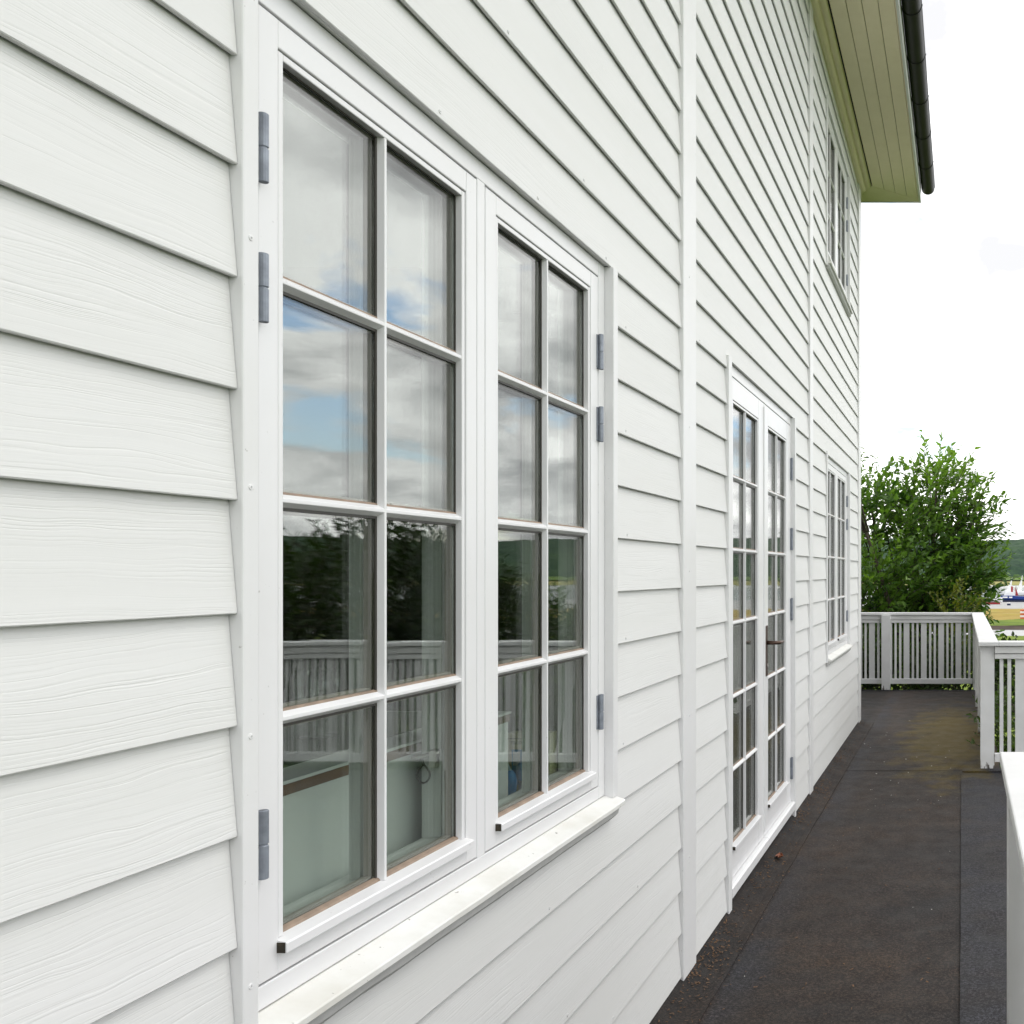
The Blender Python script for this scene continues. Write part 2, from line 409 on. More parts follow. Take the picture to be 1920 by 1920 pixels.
def clapboard(zone, row):
    z0 = P0 + PITCH * row; zt = z0 + PITCH + 0.026
    z0j = z0 + R.uniform(-0.0009, 0.0009)
    ya, yb = zone
    cuts = sorted({ya, yb} | {y for o in OP for y in o[:2] if ya < y < yb})
    pieces = []
    for c0, c1 in zip(cuts, cuts[1:]):
        if c1 - c0 < 0.004: continue
        segs = [(z0, zt)]
        for o in OP:
            if o[0] < (c0 + c1) / 2 < o[1]:
                ns = []
                for s0, s1 in segs:
                    if o[2] >= z0 + PITCH - 0.002 or o[3] <= z0 + 0.002: ns.append((s0, s1)); continue
                    if o[2] > z0 + 0.01: ns.append((s0, o[2]))
                    if o[3] < z0 + PITCH - 0.01: ns.append((o[3], s1))
                segs = ns
        pieces.append((c0, c1, segs))
    # pieces that stay side by side form one notched board; a full gap starts another board
    runs, cur = [], []
    for pc in pieces:
        if pc[2]: cur.append(pc)
        elif cur: runs.append(cur); cur = []
    if cur: runs.append(cur)
    sk = R.uniform(-0.0006, 0.0006)
    for run in runs:
        mb = MB(); sd = R.uniform(0, 90)
        for c0, c1, segs in run:
            for s0, s1 in segs:
                base = s0 == z0
                zz0 = z0j
                prof = [(-LEAN / PITCH * (s1 - z0), s1)]
                if base: prof += [(-0.0003, zz0 + 0.0014), (-0.0014, zz0), (-0.0078, zz0)]
                else: xx = -LEAN / PITCH * (s0 - z0); prof += [(xx, s0), (xx - 0.0075, s0)]
                prof += [(-LEAN / PITCH * (s1 - z0) - 0.0075, s1)]
                def jit(a, b, t, i, base=base):
                    if base and i in (1, 2, 3):
                        b += 0.0007 * mn.noise((t * 1.3 + sd, 0, 0)) + 0.00035 * mn.noise((t * 14 + sd, 3, 0))
                    return a + 0.0006 * mn.noise((t * 1.1 + sd, 5, 0)), b + sk * (t - ya)
                mb.prism(prof, 'y', c0 + (0.0006 if c0 == run[0][0] else 0.0), c1 - (0.0006 if c1 == run[-1][1] else 0.0), max(2, int((c1 - c0) * 22)), jit)
        mb.build('clapboard', 'board', house)

for zi, zone in enumerate(ZONES):
    for row in range(-9, 25):
        if zi == 0 and row > 9: continue          # far above the picture on the nearest bay
        clapboard(zone, row)
bmx = MB(); bmx.box(-0.022, -0.008, -1.6, 1.252, P0 + PITCH * 10, 5.12); bmx.build('upper_wall_panel', 'board', house)

# ---- wall core round the openings
core = MB()
ys = sorted({-2.0, 8.90} | {o[0] for o in OP} | {o[1] for o in OP})
for y0, y1 in zip(ys, ys[1:]):
    blk = sorted((o[2], o[3]) for o in OP if o[0] < (y0 + y1) / 2 < o[1])
    z = 0.045
    for a0, a1 in blk:
        if a0 > z: core.box(-0.20, -0.022, y0, y1, z, a0)
        z = a1
    core.box(-0.20, -0.022, y0, y1, z, 5.3)
core.box(-6.0, -0.20, 8.70, 8.89, 0.05, 5.3)      # gable end
core.box(-6.0, -0.20, -2.0, -1.8, 0.05, 5.3)
core.box(-6.0, -5.8, -1.8, 8.70, 0.05, 5.3)
core.build('wall', 'slab', house)
inn = MB()
inn.box(-3.6, -3.45, -1.8, 8.70, 0.1, 5.2)
inn.box(-5.8, -0.20, -1.8, 8.70, 2.50, 2.72)
inn.box(-5.8, -0.20, -1.8, 8.70, 5.12, 5.28)
inn.box(-3.45, -0.20, 3.20, 3.30, 0.1, 2.5)
inn.box(-3.45, -0.20, 6.10, 6.20, 0.1, 2.5)
inn.box(-3.45, -0.20, 6.00, 6.10, 2.72, 5.12)
inn.build('inner_wall', 'dark_interior', house)
MB().box(-5.8, -0.20, -1.8, 8.70, 0.02, 0.09).build('inner_floor', 'dark_floor', house)

# ---- vertical trims
def vtrim(y0, y1, z0, z1, name='corner_trim', x1=0.007):
    mb = MB(); mb.box(-0.0215, x1, y0, y1, z0, z1); return mb.build(name, 'trim', house, bevel=0.0022)
t1 = vtrim(1.252, 1.2807, 0.03, 5.12, 'vertical_trim')
t2 = vtrim(3.232, 3.387, 0.03, 5.12, 'vertical_trim')
t3 = vtrim(5.93, 6.05, 0.03, 5.12, 'vertical_trim')
t4 = vtrim(8.735, 8.91, 0.02, 5.14, 'corner_trim')
vtrim(2.5835, 2.617, 0.832, 2.303, 'casing')
vtrim(3.862, 3.916, 0.03, 2.356, 'casing'); vtrim(5.393, 5.428, 0.03, 2.348, 'casing')
for z0, z1 in ((0.80, 2.325), (3.66, 4.876)): vtrim(1.2507 + WY, 1.2807 + WY, z0, z1, 'casing')
for z0, z1 in ((0.832, 2.303), (3.682, 4.853)): vtrim(2.5835 + WY, 2.617 + WY, z0, z1, 'casing')
scr = None
def screw(y, z, x, parent):
    mb = MB(); mb.cur = 0
    prof = [(0.0, 0.0002), (0.0042, 0.0), (0.0038, 0.0011), (0.0015, 0.0014), (0.0013, 0.0006)]
    n = 12; o = 0
    for k, (r, h) in enumerate(prof):
        for i in range(n):
            t = 2 * math.pi * i / n; mb.v.append((x + h, y + r * math.cos(t), z + r * math.sin(t)))
    for k in range(len(prof) - 1):
        for i in range(n):
            j = (i + 1) % n; mb.f.append((k * n + i, k * n + j, (k + 1) * n + j, (k + 1) * n + i)); mb.mi.append(0)
    mb.build('screw', 'trim', parent)
for z in (2.25, 1.912, 1.574, 1.236, 0.897): screw(1.2655, z, 0.0068, t1)
for z in (0.45, 0.95, 1.46, 1.97, 2.5): screw(3.30, z, 0.0068, t2)

for row, y0 in ((6, 1.33), (6, 1.738), (6, 2.141), (6, 2.55), (7, 1.60), (7, 2.40), (8, 2.0), (8, 3.1), (5, 2.70), (3, 2.70), (1, 2.71), (-1, 2.70), (-3, 2.68), (-5, 1.6), (-5, 2.2), (-6, 1.9), (-6, 2.8), (-7, 2.3), (-8, 2.6),
               (6, 3.46), (7, 4.3), (7, 5.2), (6, 5.85)):
    screw(y0, P0 + PITCH * row + 0.0125, -0.0009, house)
# ---- glazed sash
XF = -0.018                                  # face of frames and sashes
XG = -0.036                                  # outer glass
def glazed(par, y0, y1, z0, z1, gy0, gy1, gz0, gz1, bars, rail_name='sash', wy=0.007):
    mb = MB()
    st = 0.0105                              # glazing bead width
    for (b0, b1) in ((y0, gy0 - st - 0.0022), (gy1 + st + 0.0022, y1)): mb.box(-0.062, XF, b0, b1, z0, z1)
    for (c0, c1) in ((z0, gz0 - 0.012), (gz1 + st + 0.0022, z1)): mb.box(-0.062, XF - 0.0004, gy0 - st - 0.0022, gy1 + st + 0.0022, c0, c1)
    sash = mb.build(rail_name, 'sash', par, bevel=0.0018)
    # inner half of the sash
    mi = MB()
    for (b0, b1) in ((y0 + 0.004, gy0 - 0.001), (gy1 + 0.001, y1 - 0.004)): mi.box(-0.102, -0.0625, b0, b1, z0 + 0.004, z1 - 0.004)
    for (c0, c1) in ((z0 + 0.004, gz0 - 0.001), (gz1 + 0.001, z1 - 0.004)): mi.box(-0.1015, -0.063, gy0 - 0.001, gy1 + 0.001, c0, c1)
    mi.build('inner_sash', 'inner_white', par, bevel=0.0025)
    # bead
    be = MB()
    be.box(-0.060, XF - 0.002, gy0 - st, gy0, gz0 - 0.004, gz1 + st)
    be.box(-0.060, XF - 0.002, gy1, gy1 + st, gz0 - 0.004, gz1 + st)
    be.box(-0.060, XF - 0.0024, gy0, gy1, gz1, gz1 + st)
    be.build('glazing_bead', 'sash', par, bevel=0.0016)
    bk = MB()                                # dark groove behind bead and stile
    bk.box(-0.050, XF - 0.006, gy0 - st - 0.0024, gy0 - st, gz0 - 0.004, gz1 + st); bk.box(-0.050, XF - 0.006, gy1 + st, gy1 + st + 0.0024, gz0 - 0.004, gz1 + st)
    bk.box(-0.050, XF - 0.007, gy0 - st, gy1 + st, gz1 + st, gz1 + st + 0.0024)
    bk.build('bead_groove', 'spacer', par)
    ym = (gy0 + gy1) / 2
    # bars: vertical then horizontal
    w0, w1 = 0.0115, 0.0030
    vb = MB(); vb.prism([(XG + 0.0006, ym - w0 * 0.55), (XF - 0.003, ym - w1), (XF - 0.003, ym + w1), (XG + 0.0006, ym + w0 * 0.55)], 'z', gz0 - 0.004, gz1 + 0.001)
    vb.build('glazing_bar', 'sash', par, bevel=0.0009)
    ib = MB(); ib.box(-0.078, -0.0588, ym - 0.010, ym + 0.010, gz0, gz1); 
    for bz in bars: ib.box(-0.0775, -0.0589, gy0, ym - 0.0101, bz - 0.009, bz + 0.009); ib.box(-0.0775, -0.0589, ym + 0.0101, gy1, bz - 0.009, bz + 0.009)
    ib.build('inner_bars', 'inner_white', par)
    cols = ((gy0, ym - 0.006), (ym + 0.006, gy1))
    for bz in bars:
        for c0, c1 in cols:
            hb = MB(); hb.prism([(XG + 0.0006, bz - w0), (XF - 0.0032, bz - w1), (XF - 0.0032, bz + w1), (XG + 0.0006, bz + w0)], 'y', c0 - 0.004, c1 + 0.004)
            hb.build('glazing_bar', 'sash', par, bevel=0.0009)
    zs = [gz0] + list(bars) + [gz1]
    gk = MB(); sp_ = MB()
    for i in range(len(zs) - 1):
        b0 = zs[i] + (0.0 if i == 0 else w0); b1 = zs[i + 1] - (0.0 if i == len(zs) - 2 else w0)
        for c0, c1 in ((gy0, ym - 0.0065), (ym + 0.0065, gy1)):
            g = MB()
            tl = R.uniform(-0.0003, 0.0003); tl2 = R.uniform(-0.0003, 0.0003)
            for xo in (XG, XG - 0.018):
                g.poly([(xo - 0.004, c0 + 0.0005, b0), (xo + tl, c0 + 0.0005, b0), (xo + tl2, c1 - 0.0005, b0), (xo - 0.004, c1 - 0.0005, b0),
                        (xo - 0.004, c0 + 0.0005, b1), (xo - tl, c0 + 0.0005, b1), (xo - tl2, c1 - 0.0005, b1), (xo - 0.004, c1 - 0.0005, b1)],
                       [(0, 3, 2, 1), (4, 5, 6, 7), (0, 1, 5, 4), (1, 2, 6, 5), (2, 3, 7, 6), (3, 0, 4, 7)])
            g.build('pane', 'glass', par)
            e = 0.0085
            for q in ((c0, c0 + e * .4, b0, b1), (c1 - e * .4, c1, b0, b1), (c0, c1, b0, b0 + e * .7), (c0, c1, b1 - e * .7, b1)):
                sp_.box(XG - 0.0172, XG - 0.0046, *q)
            gk.box(XG + 0.0009, XG + 0.0035, c0 - 0.003, c1 + 0.003, b1 - 0.0028, b1 + 0.002)
            gk.box(XG + 0.0009, XG + 0.0035, c1 - 0.0035, c1 + 0.003, b0, b1)
            k_ = 1.5 if i == 0 else 0.8
            MB().prism([(XG + 0.0009, b0 - 0.003), (XG + 0.006 * k_, b0 - 0.004), (XG + 0.0045 * k_, b0 + 0.0006), (XG + 0.0009, b0 + 0.0024 * k_)], 'y', c0 - 0.002, c1 + 0.002).build('putty_line', 'putty_brown', par)
    gk.build('gasket', 'gasket_dark', par); sp_.build('spacer_bar', 'spacer', par)
    # drip ledge along the bottom rail
    dr = MB(); dr.prism([(-0.040, gz0 - 0.0012), (XG + 0.004, gz0 - 0.0022), (-0.0055, gz0 - 0.008), (-0.004, gz0 - 0.0105), (-0.004, gz0 - 0.024), (XF + 0.0004, gz0 - 0.026), (-0.040, gz0 - 0.026)], 'y', gy0 - 0.015, gy1 + 0.015)
    dr.build('drip_ledge', 'sash', par, bevel=0.0008)
    MB().box(XF - 0.001, -0.0062, gy0 - 0.0162, gy0 - 0.0149, gz0 - 0.0235, gz0 - 0.0085).build('hollow_end_shade', 'hollow_shade', par)  # dark plate, painted as the shade inside the ledge's open hollow end
    return sash

def hinge(par, y, z0, z1, side):
    mb = MB(); zm = (z0 + z1) / 2; x = -0.0100
    n = 14
    for a0, a1 in ((z0, zm - 0.0009), (zm + 0.0009, z1)):
        mb.tube([(x, y, a0), (x, y, a0 + 0.001), (x, y, a1 - 0.001), (x, y, a1)], [0.0056, 0.0066, 0.0066, 0.0056], n)
    mb.tube([(x, y, z0), (x, y, z1)], 0.0052, 10)
    mb.box(-0.0195, -0.0150, y - 0.0125 if side > 0 else y + 0.002, y - 0.004 if side > 0 else y + 0.004, z0 + 0.002, z1 - 0.003)
    mb.build('hinge', 'hinge_steel', par, smooth=False)

def make_window(zt, nrows, label):
    """double casement; its head frame top is at zt, same y layout as the window nearest the camera"""
    dz = zt - 2.3033
    drop = (4 - nrows) * 0.3195
    zb = 0.84 + dz + drop
    par = empty('window', (XF, 1.93, zb), house); par['label'] = label
    s0, s1 = 0.877 + dz + drop, 2.2585 + dz
    fr = MB()
    fr.box(-0.11, XF, 1.2600, 1.3085, zb, zt - 0.0006)
    fr.box(-0.11, XF, 2.5405, 2.5835, zb, zt - 0.0006)
    fr.box(-0.1095, XF - 0.0005, 1.3085, 2.5405, s1 + 0.0045, zt - 0.0008)
    fr.box(-0.1095, XF - 0.0005, 1.3085, 2.5405, zb, s0 - 0.0035)
    fr.box(-0.109, XF - 0.0002, 1.9052, 1.9358, s0 - 0.0035, s1 + 0.0045)
    fr.build('frame', 'sash', par, bevel=0.0016)
    gp = MB(); gp.box(-0.07, XF - 0.012, 1.3085, 2.5405, s1 - 0.001, s1 + 0.0055); gp.box(-0.07, XF - 0.012, 1.3085, 2.5405, s0 - 0.004, s0 + 0.001)
    for yy in (1.3095, 1.9040, 1.9370, 2.5385): gp.box(-0.07, XF - 0.010, yy - 0.0018, yy + 0.0018, s0, s1)
    gp.build('weather_seal', 'gasket_dark', par)
    bars = [1.244 + 0.32 * i + dz - 0.0 for i in range(3)][-(nrows - 1):] if nrows == 4 else [1.5636 + dz, 1.884 + dz]
    for (y0, y1, g0, g1) in ((1.3115, 1.9029, 1.3635, 1.851), (1.938, 2.537, 1.995, 2.476)):
        glazed(par, y0, y1, s0, s1, g0, g1, 0.932 + dz + drop, 2.205 + dz, bars)
    hz = [(2.006, 2.103), (1.8096, 1.9065), (1.0277, 1.1246)]
    for h0, h1 in hz:
        k = drop if h0 < 1.3 else 0
        hinge(par, 1.3108, h0 + dz + k, h1 + dz + k, -1); hinge(par, 2.5375, h0 + dz + k + 0.002, h1 + dz + k + 0.001, 1)
    # lining that closes the head recess
    MB().box(-0.05, -0.0092, 1.2810, 2.5832, zt + 0.0006, zt + 0.014).build('head_lining', 'trim', par)
    sl = MB()
    def sj(a_, b_, t, i): return a_ + 0.0012 * mn.noise((t * 9, i * 0.0, dz)), b_ + 0.0010 * mn.noise((t * 7, 4, dz))
    z_ = 0.8385 + dz + drop
    sl.prism([(-0.06, z_ + 0.001), (XF + 0.0006, z_), (0.029, z_ - 0.0165), (0.0305, z_ - 0.019), (0.0305, z_ - 0.029), (0.022, z_ - 0.030), (-0.06, z_ - 0.022)], 'y', 1.2812, 2.612, 40, sj)
    sl.build('sill', 'sill', par, bevel=0.001)
    fs = MB(); fs.prism([(-0.02, z_ - 0.024), (0.017, z_ - 0.030), (0.014, z_ - 0.052), (0.0015, z_ - 0.064), (-0.02, z_ - 0.064)], 'y', 1.2815, 2.60, 30,
             lambda a_, b_, t, i: (a_ + 0.0006 * mn.noise((t * 12, i, 1)), b_ + 0.002 * mn.noise((t * 9, 7, 1))))
    fs.build('sill_mortar', 'render_grey', par)
    return par
win1 = make_window(2.3033, 4, 'large eight-over-eight paned double casement window nearest the camera')
win2 = copy_tree(win1, house, (0, WY, 0)); win2.location.y += WY; win2['label'] = 'far ground floor casement window beyond the double glazed doors'
win3 = make_window(4.8533, 3, 'upper floor casement window under the eaves'); win3.location.y += WY; WORLD[win3.name].y += WY

# ---- double doors
door = empty('double_door', (XF, 4.66, 0.06), house)
fr = MB()
fr.box(-0.11, XF, 3.9165, 3.9215, 0.06, 2.3475); fr.box(-0.11, XF, 5.3735, 5.3930, 0.06, 2.3475); fr.box(-0.1095, XF - 0.0005, 3.9215, 5.3735, 2.3015, 2.3472)
fr.build('frame', 'sash', door, bevel=0.0016)
gp = MB(); gp.box(-0.07, XF - 0.012, 3.9215, 5.3735, 2.2955, 2.3025)
for yy in (3.9232, 4.6575, 5.3717): gp.box(-0.07, XF - 0.012, yy - 0.0026, yy + 0.0026, 0.13, 2.297)
gp.build('weather_seal', 'gasket_dark', door)
dbars = [0.595, 0.912, 1.233, 1.552, 1.871]
glazed(door, 3.925, 4.6545, 0.136, 2.2965, 4.041, 4.527, 0.279, 2.189, dbars, 'door_leaf')
glazed(door, 4.6605, 5.3695, 0.136, 2.2965, 4.770, 5.247, 0.279, 2.189, dbars, 'door_leaf')
MB().box(-0.03, XF + 0.006, 4.6470, 4.6560, 0.16, 2.28).build('astragal', 'sash', door, bevel=0.0015)
for y0, y1 in ((3.9175, 4.6560), (4.6590, 5.3925)):
    MB().prism([(-0.06, 0.133), (0.000, 0.130), (0.008, 0.126), (0.009, 0.123), (0.009, 0.086), (-0.06, 0.086)], 'y', y0, y1).build('threshold', 'sash', door, bevel=0.0012)
for h0, h1 in ((1.985, 2.113), (1.581, 1.709), (1.177, 1.305), (0.262, 0.388)):
    hinge(door, 3.916, h0, h1, -1); hinge(door, 5.3795, h0, h1, 1)
hp = MB(); hp.box(XF, XF + 0.004, 4.700, 4.740, 0.93, 1.185); hp.build('handle_plate', 'bronze', door, bevel=0.0015)
hd = MB(); hd.tube([(XF + 0.002, 4.72, 1.098), (0.030, 4.72, 1.098), (0.042, 4.726, 1.098), (0.046, 4.745, 1.098), (0.046, 4.80, 1.097), (0.043, 4.836, 1.096)], [0.011, 0.0095, 0.0095, 0.0095, 0.009, 0.0075], 12)
hd.build('handle', 'bronze', door, smooth=True)
MB().tube([(XF + 0.003, 4.72, 0.985), (XF + 0.010, 4.72, 0.985)], 0.009, 12).build('lock_cylinder', 'steel', door)
MB().box(-0.05, -0.0092, 3.9165, 5.3925, 2.3486, 2.362).build('head_lining', 'trim', door)

# ---- eaves
SZ, YE = 5.15, 9.318                         # soffit underside, end of the eaves
ex0 = 0.104
xs_ = [0.109, 0.217, 0.320, 0.426, 0.533]
for i in range(4):
    a0, a1 = xs_[i] + 0.0016, xs_[i + 1] - 0.0016
    e = lambda x: 8.95 + (x - 0.109) * 0.735
    mb = MB(); mb.poly([(a0, -2, SZ), (a1, -2, SZ), (a1, e(a1), SZ), (a0, e(a0), SZ), (a0, -2, SZ + .018), (a1, -2, SZ + .018), (a1, e(a1), SZ + .018), (a0, e(a0), SZ + .018)],
            [(0, 3, 2, 1), (4, 5, 6, 7), (0, 1, 5, 4), (1, 2, 6, 5), (2, 3, 7, 6), (3, 0, 4, 7)])
    mb.build('soffit_board', 'soffit', house, bevel=0.003)
mb = MB(); z = SZ + 0.001
mb.poly([(-0.8, 8.925, z), (0.0, 8.925, z), (0.109, 8.954, z), (0.533, 9.266, z), (0.533, YE, z), (-0.8, YE, z)] + [(x, y, z + .02) for x, y in ((-0.8, 8.925), (0.0, 8.925), (0.109, 8.954), (0.533, 9.266), (0.533, YE), (-0.8, YE))],
        [(5, 4, 3, 2, 1, 0), (6, 7, 8, 9, 10, 11), (0, 1, 7, 6), (1, 2, 8, 7), (2, 3, 9, 8), (3, 4, 10, 9), (4, 5, 11, 10), (5, 0, 6, 11)])
mb.build('verge_board', 'soffit', house)
MB().box(-0.3, 0.54, -2, YE, SZ + 0.022, SZ + 0.05).build('eaves_deck', 'slab', house)
cm = MB(); cpr = [(-0.02, 5.092), (0.010, 5.092)]
for k in range(7): t = math.pi / 2 * k / 6; cpr.append((0.012 + 0.036 * math.sin(t), 5.124 - 0.030 * math.cos(t)))
cpr += [(0.049, 5.134), (0.056, 5.134)]
for k in range(7): t = math.pi / 2 * k / 6; cpr.append((0.060 + 0.038 * math.sin(t), 5.158 - 0.026 * math.cos(t)))
cpr += [(0.098, SZ + 0.014), (-0.02, SZ + 0.014)]
cm.prism(cpr, 'y', -2, 8.96); cm.build('cornice', 'soffit', house)
MB().box(0.5335, 0.540, -2, YE + 0.004, SZ - 0.003, SZ + 0.03).build('drip_strip', 'soffit', house)
mb = MB(); mb.box(0.541, 0.560, -2, 6.5, SZ - 0.006, SZ + 0.19); mb.box(0.541, 0.560, 6.502, YE + 0.02, SZ - 0.006, SZ + 0.19); mb.build('fascia', 'trim', house, bevel=0.0015)
MB().box(-0.8, 0.541, YE, YE + 0.02, SZ - 0.004, SZ + 0.19).build('verge_fascia', 'trim', house)
g = MB(); gx, gz, gr = 0.628, 5.302, 0.066; n = 16
ring = [(gx + gr * math.cos(math.pi + math.pi * i / n), gz + gr * math.sin(math.pi + math.pi * i / n)) for i in range(n + 1)]
ring += [(gx + gr + 0.006, gz + 0.006), (gx + gr - 0.006, gz + 0.010)]
ring += [(gx + (gr - 0.004) * math.cos(2 * math.pi - math.pi * i / n), gz + (gr - 0.004) * math.sin(2 * math.pi - math.pi * i / n)) for i in range(n + 1)]
g.prism(ring, 'y', -2, 9.36); gut = g.build('gutter', 'gutter_black', house, smooth=True)
gut.modifiers.new('es', 'EDGE_SPLIT').split_angle = math.radians(40)
ec = MB(); ec.prism(ring[:n + 1], 'y', 9.358, 9.364); ec.build('gutter_end', 'gutter_black', house)
yy = 8.78
while yy > 2:
    b = MB(); rr = gr + 0.004
    pts = [(gx + rr * math.cos(math.pi + math.pi * i / 14), gz + rr * math.sin(math.pi + math.pi * i / 14)) for i in range(15)] + [(gx + rr + 0.005, gz + 0.014)]
    inner = [(gx + (rr - 0.0035) * math.cos(2 * math.pi - math.pi * i / 14), gz + (rr - 0.0035) * math.sin(2 * math.pi - math.pi * i / 14)) for i in range(15)]
    b.prism(pts + inner, 'y', yy - 0.013, yy + 0.013); b.build('gutter_strap', 'gutter_black', house); yy -= 0.607
rf = MB(); rf.poly([(0.60, -2.2, 5.335), (0.60, 9.36, 5.335), (-3.0, 9.36, 7.4), (-3.0, -2.2, 7.4), (0.60, -2.2, 5.36), (0.60, 9.36, 5.36), (-3.0, 9.36, 7.44), (-3.0, -2.2, 7.44), ],
                   [(0, 3, 2, 1), (4, 5, 6, 7), (0, 1, 5, 4), (1, 2, 6, 5), (2, 3, 7, 6), (3, 0, 4, 7)])
rf.poly([(-6.6, -2.2, 5.335), (-6.6, 9.36, 5.335), (-3.0, 9.36, 7.4), (-3.0, -2.2, 7.4), (-6.6, -2.2, 5.36), (-6.6, 9.36, 5.36), (-3.0, 9.36, 7.44), (-3.0, -2.2, 7.44)],
        [(0, 1, 2, 3), (7, 6, 5, 4), (0, 4, 5, 1), (1, 5, 6, 2), (2, 6, 7, 3), (3, 7, 4, 0)])
rf.build('roof', 'roof_dark', house)
MB().box(-0.06, -0.0225, -2, 8.88, -0.01, 0.052).build('plinth', 'slab', house)

# ================================================================== interior things seen through the nearest window
par = empty('sideboard', (-0.4, 1.6, 0.09)); tag(par, 'pale green sideboard with brown wooden edge behind the nearest window', 'sideboard')
MB().box(-0.140, -0.128, 0.6, 2.26, 0.70, 1.0955).build('back_panel', 'panel_green_white', par)
MB().box(-0.144, -0.126, 0.6, 2.265, 1.096, 1.1135).build('wooden_edge', 'wood_brown', par)
MB().box(-0.62, -0.1245, 0.6, 2.27, 1.1145, 1.120).build('counter_top', 'panel_green_white', par)
MB().box(-0.60, -0.20, 0.62, 2.25, 1.1205, 1.122).build('counter_mat', 'counter_green', par)
MB().box(-0.60, -0.56, 0.65, 2.22, 0.09, 1.10).build('front_panel', 'panel_green_white', par)
MB().box(-0.26, -0.104, 1.25, 2.56, 0.835, 0.88).build('inner_ledge', 'inner_white', par)
va = MB(); va.lathe(-0.32, 1.325, [(0.03, 1.1225), (0.040, 1.125), (0.043, 1.13), (0.036, 1.15), (0.042, 1.20), (0.052, 1.25), (0.050, 1.25), (0.040, 1.20), (0.033, 1.155), (0.03, 1.14)], 20)
tag(va.build('vase', 'glass', smooth=True), 'clear glass vase on the counter behind the nearest bottom left pane', 'vase')
va = MB(); va.lathe(-0.34, 1.90, [(0.03, 1.1225), (0.034, 1.125), (0.012, 1.13), (0.012, 1.15), (0.040, 1.18), (0.048, 1.22), (0.040, 1.26), (0.036, 1.26), (0.044, 1.22), (0.030, 1.18)], 20)
tag(va.build('goblet', 'glass', smooth=True), 'round cut glass goblet behind the second bottom pane of the nearest window', 'glass')
# casement stay with loop on the inner right stile of the first sash
st = empty('window_stay', (-0.09, 1.845, 1.09)); tag(st, 'metal casement stay with a hanging wire loop behind a bottom pane', 'window stay')
MB().tube([(-0.063, 1.847, 1.1005), (-0.075, 1.843, 1.099), (-0.098, 1.842, 1.094), (-0.113, 1.842, 1.090)], [0.0045, 0.0045, 0.0042, 0.005], 10).build('arm', 'steel', st, smooth=True)
MB().box(-0.079, -0.064, 1.8375, 1.8505, 1.072, 1.108).build('bracket', 'steel', st, bevel=0.002)
lp = [(-0.0965, 1.842, 1.094)]
for k in range(17):
    t = math.radians(105 + 330 * k / 16); w_ = min(1.0, 0.35 + 0.2 * min(k, 16 - k)); lp.append((-0.0915 + 0.0125 * w_ * math.cos(t), 1.842, 1.060 + 0.018 * math.sin(t)))
lp.append((-0.0945, 1.842, 1.094))
MB().tube(lp, 0.0019, 7).build('loop', 'gasket_dark', st, smooth=True)
# package and blue brush behind the second sash
bx = empty('cardboard_box', (-0.17, 2.47, 0.88)); tag(bx, 'yellowish printed box with blue picture behind bottom pane of second casement', 'box')
BY = 2.45
MB().box(-0.226, -0.110, BY, BY + 0.045, 0.8805, 1.034).build('carton', 'box_yellow', bx, bevel=0.0015)
MB().box(-0.2105, -0.118, BY - 0.0010, BY - 0.0004, 0.900, 0.992).build('picture_print', 'print_blue', bx)
MB().box(-0.207, -0.188, BY - 0.0016, BY - 0.0011, 0.950, 0.986).build('pale_print', 'print_pale', bx)
MB().box(-0.224, -0.112, BY - 0.0010, BY - 0.0004, 1.0195, 1.0210).build('printed_line', 'ink_dark', bx)
tcu = bpy.data.curves.new('lettering', 'FONT'); tcu.body = 'TELLOPHO'; tcu.size = 0.0118; tcu.extrude = 0.0002; tcu.space_character = 0.86
to = bpy.data.objects.new('lettering_curve', tcu); COL.objects.link(to)
bpy.context.view_layer.update()
lme = bpy.data.meshes.new_from_object(to.evaluated_get(bpy.context.evaluated_depsgraph_get())); lme.name = 'lettering'
bpy.data.objects.remove(to); lme.materials.clear(); lme.materials.append(M['ink_dark'])
to = bpy.data.objects.new('lettering', lme); COL.objects.link(to); to.parent = bx
to.location = Vector((-0.2140, BY - 0.0008, 1.006)) - WORLD[bx.name]; to.rotation_euler = (math.radians(90), 0, 0)
bb = empty('dish_brush', (-0.185, 2.40, 0.88)); tag(bb, 'blue plastic brush with pale handle leaning beside the printed box', 'brush')
MB().lathe(-0.190, 2.40, [(0.008, 0.8805), (0.014, 0.895), (0.016, 0.915), (0.013, 0.935), (0.006, 0.948)], 14).build('head', 'plastic_blue', bb, smooth=True)
MB().tube([(-0.190, 2.40, 0.945), (-0.203, 2.402, 0.97), (-0.224, 2.405, 1.005)], [0.004, 0.0035, 0.003], 8).build('handle', 'print_pale', bb, smooth=True)
bt = empty('spray_bottle', (-0.163, 2.42, 0.88)); tag(bt, 'small bright blue bottle standing in front of the printed box', 'bottle')
MB().lathe(-0.165, 2.42, [(0.0115, 0.8805), (0.0125, 0.884), (0.0125, 0.918)], 14).build('base', 'steel', bt, smooth=True)
MB().lathe(-0.165, 2.42, [(0.015, 0.9185), (0.016, 0.925), (0.016, 0.958), (0.006, 0.972), (0.006, 0.985)], 14).build('body', 'plastic_blue', bt, smooth=True)

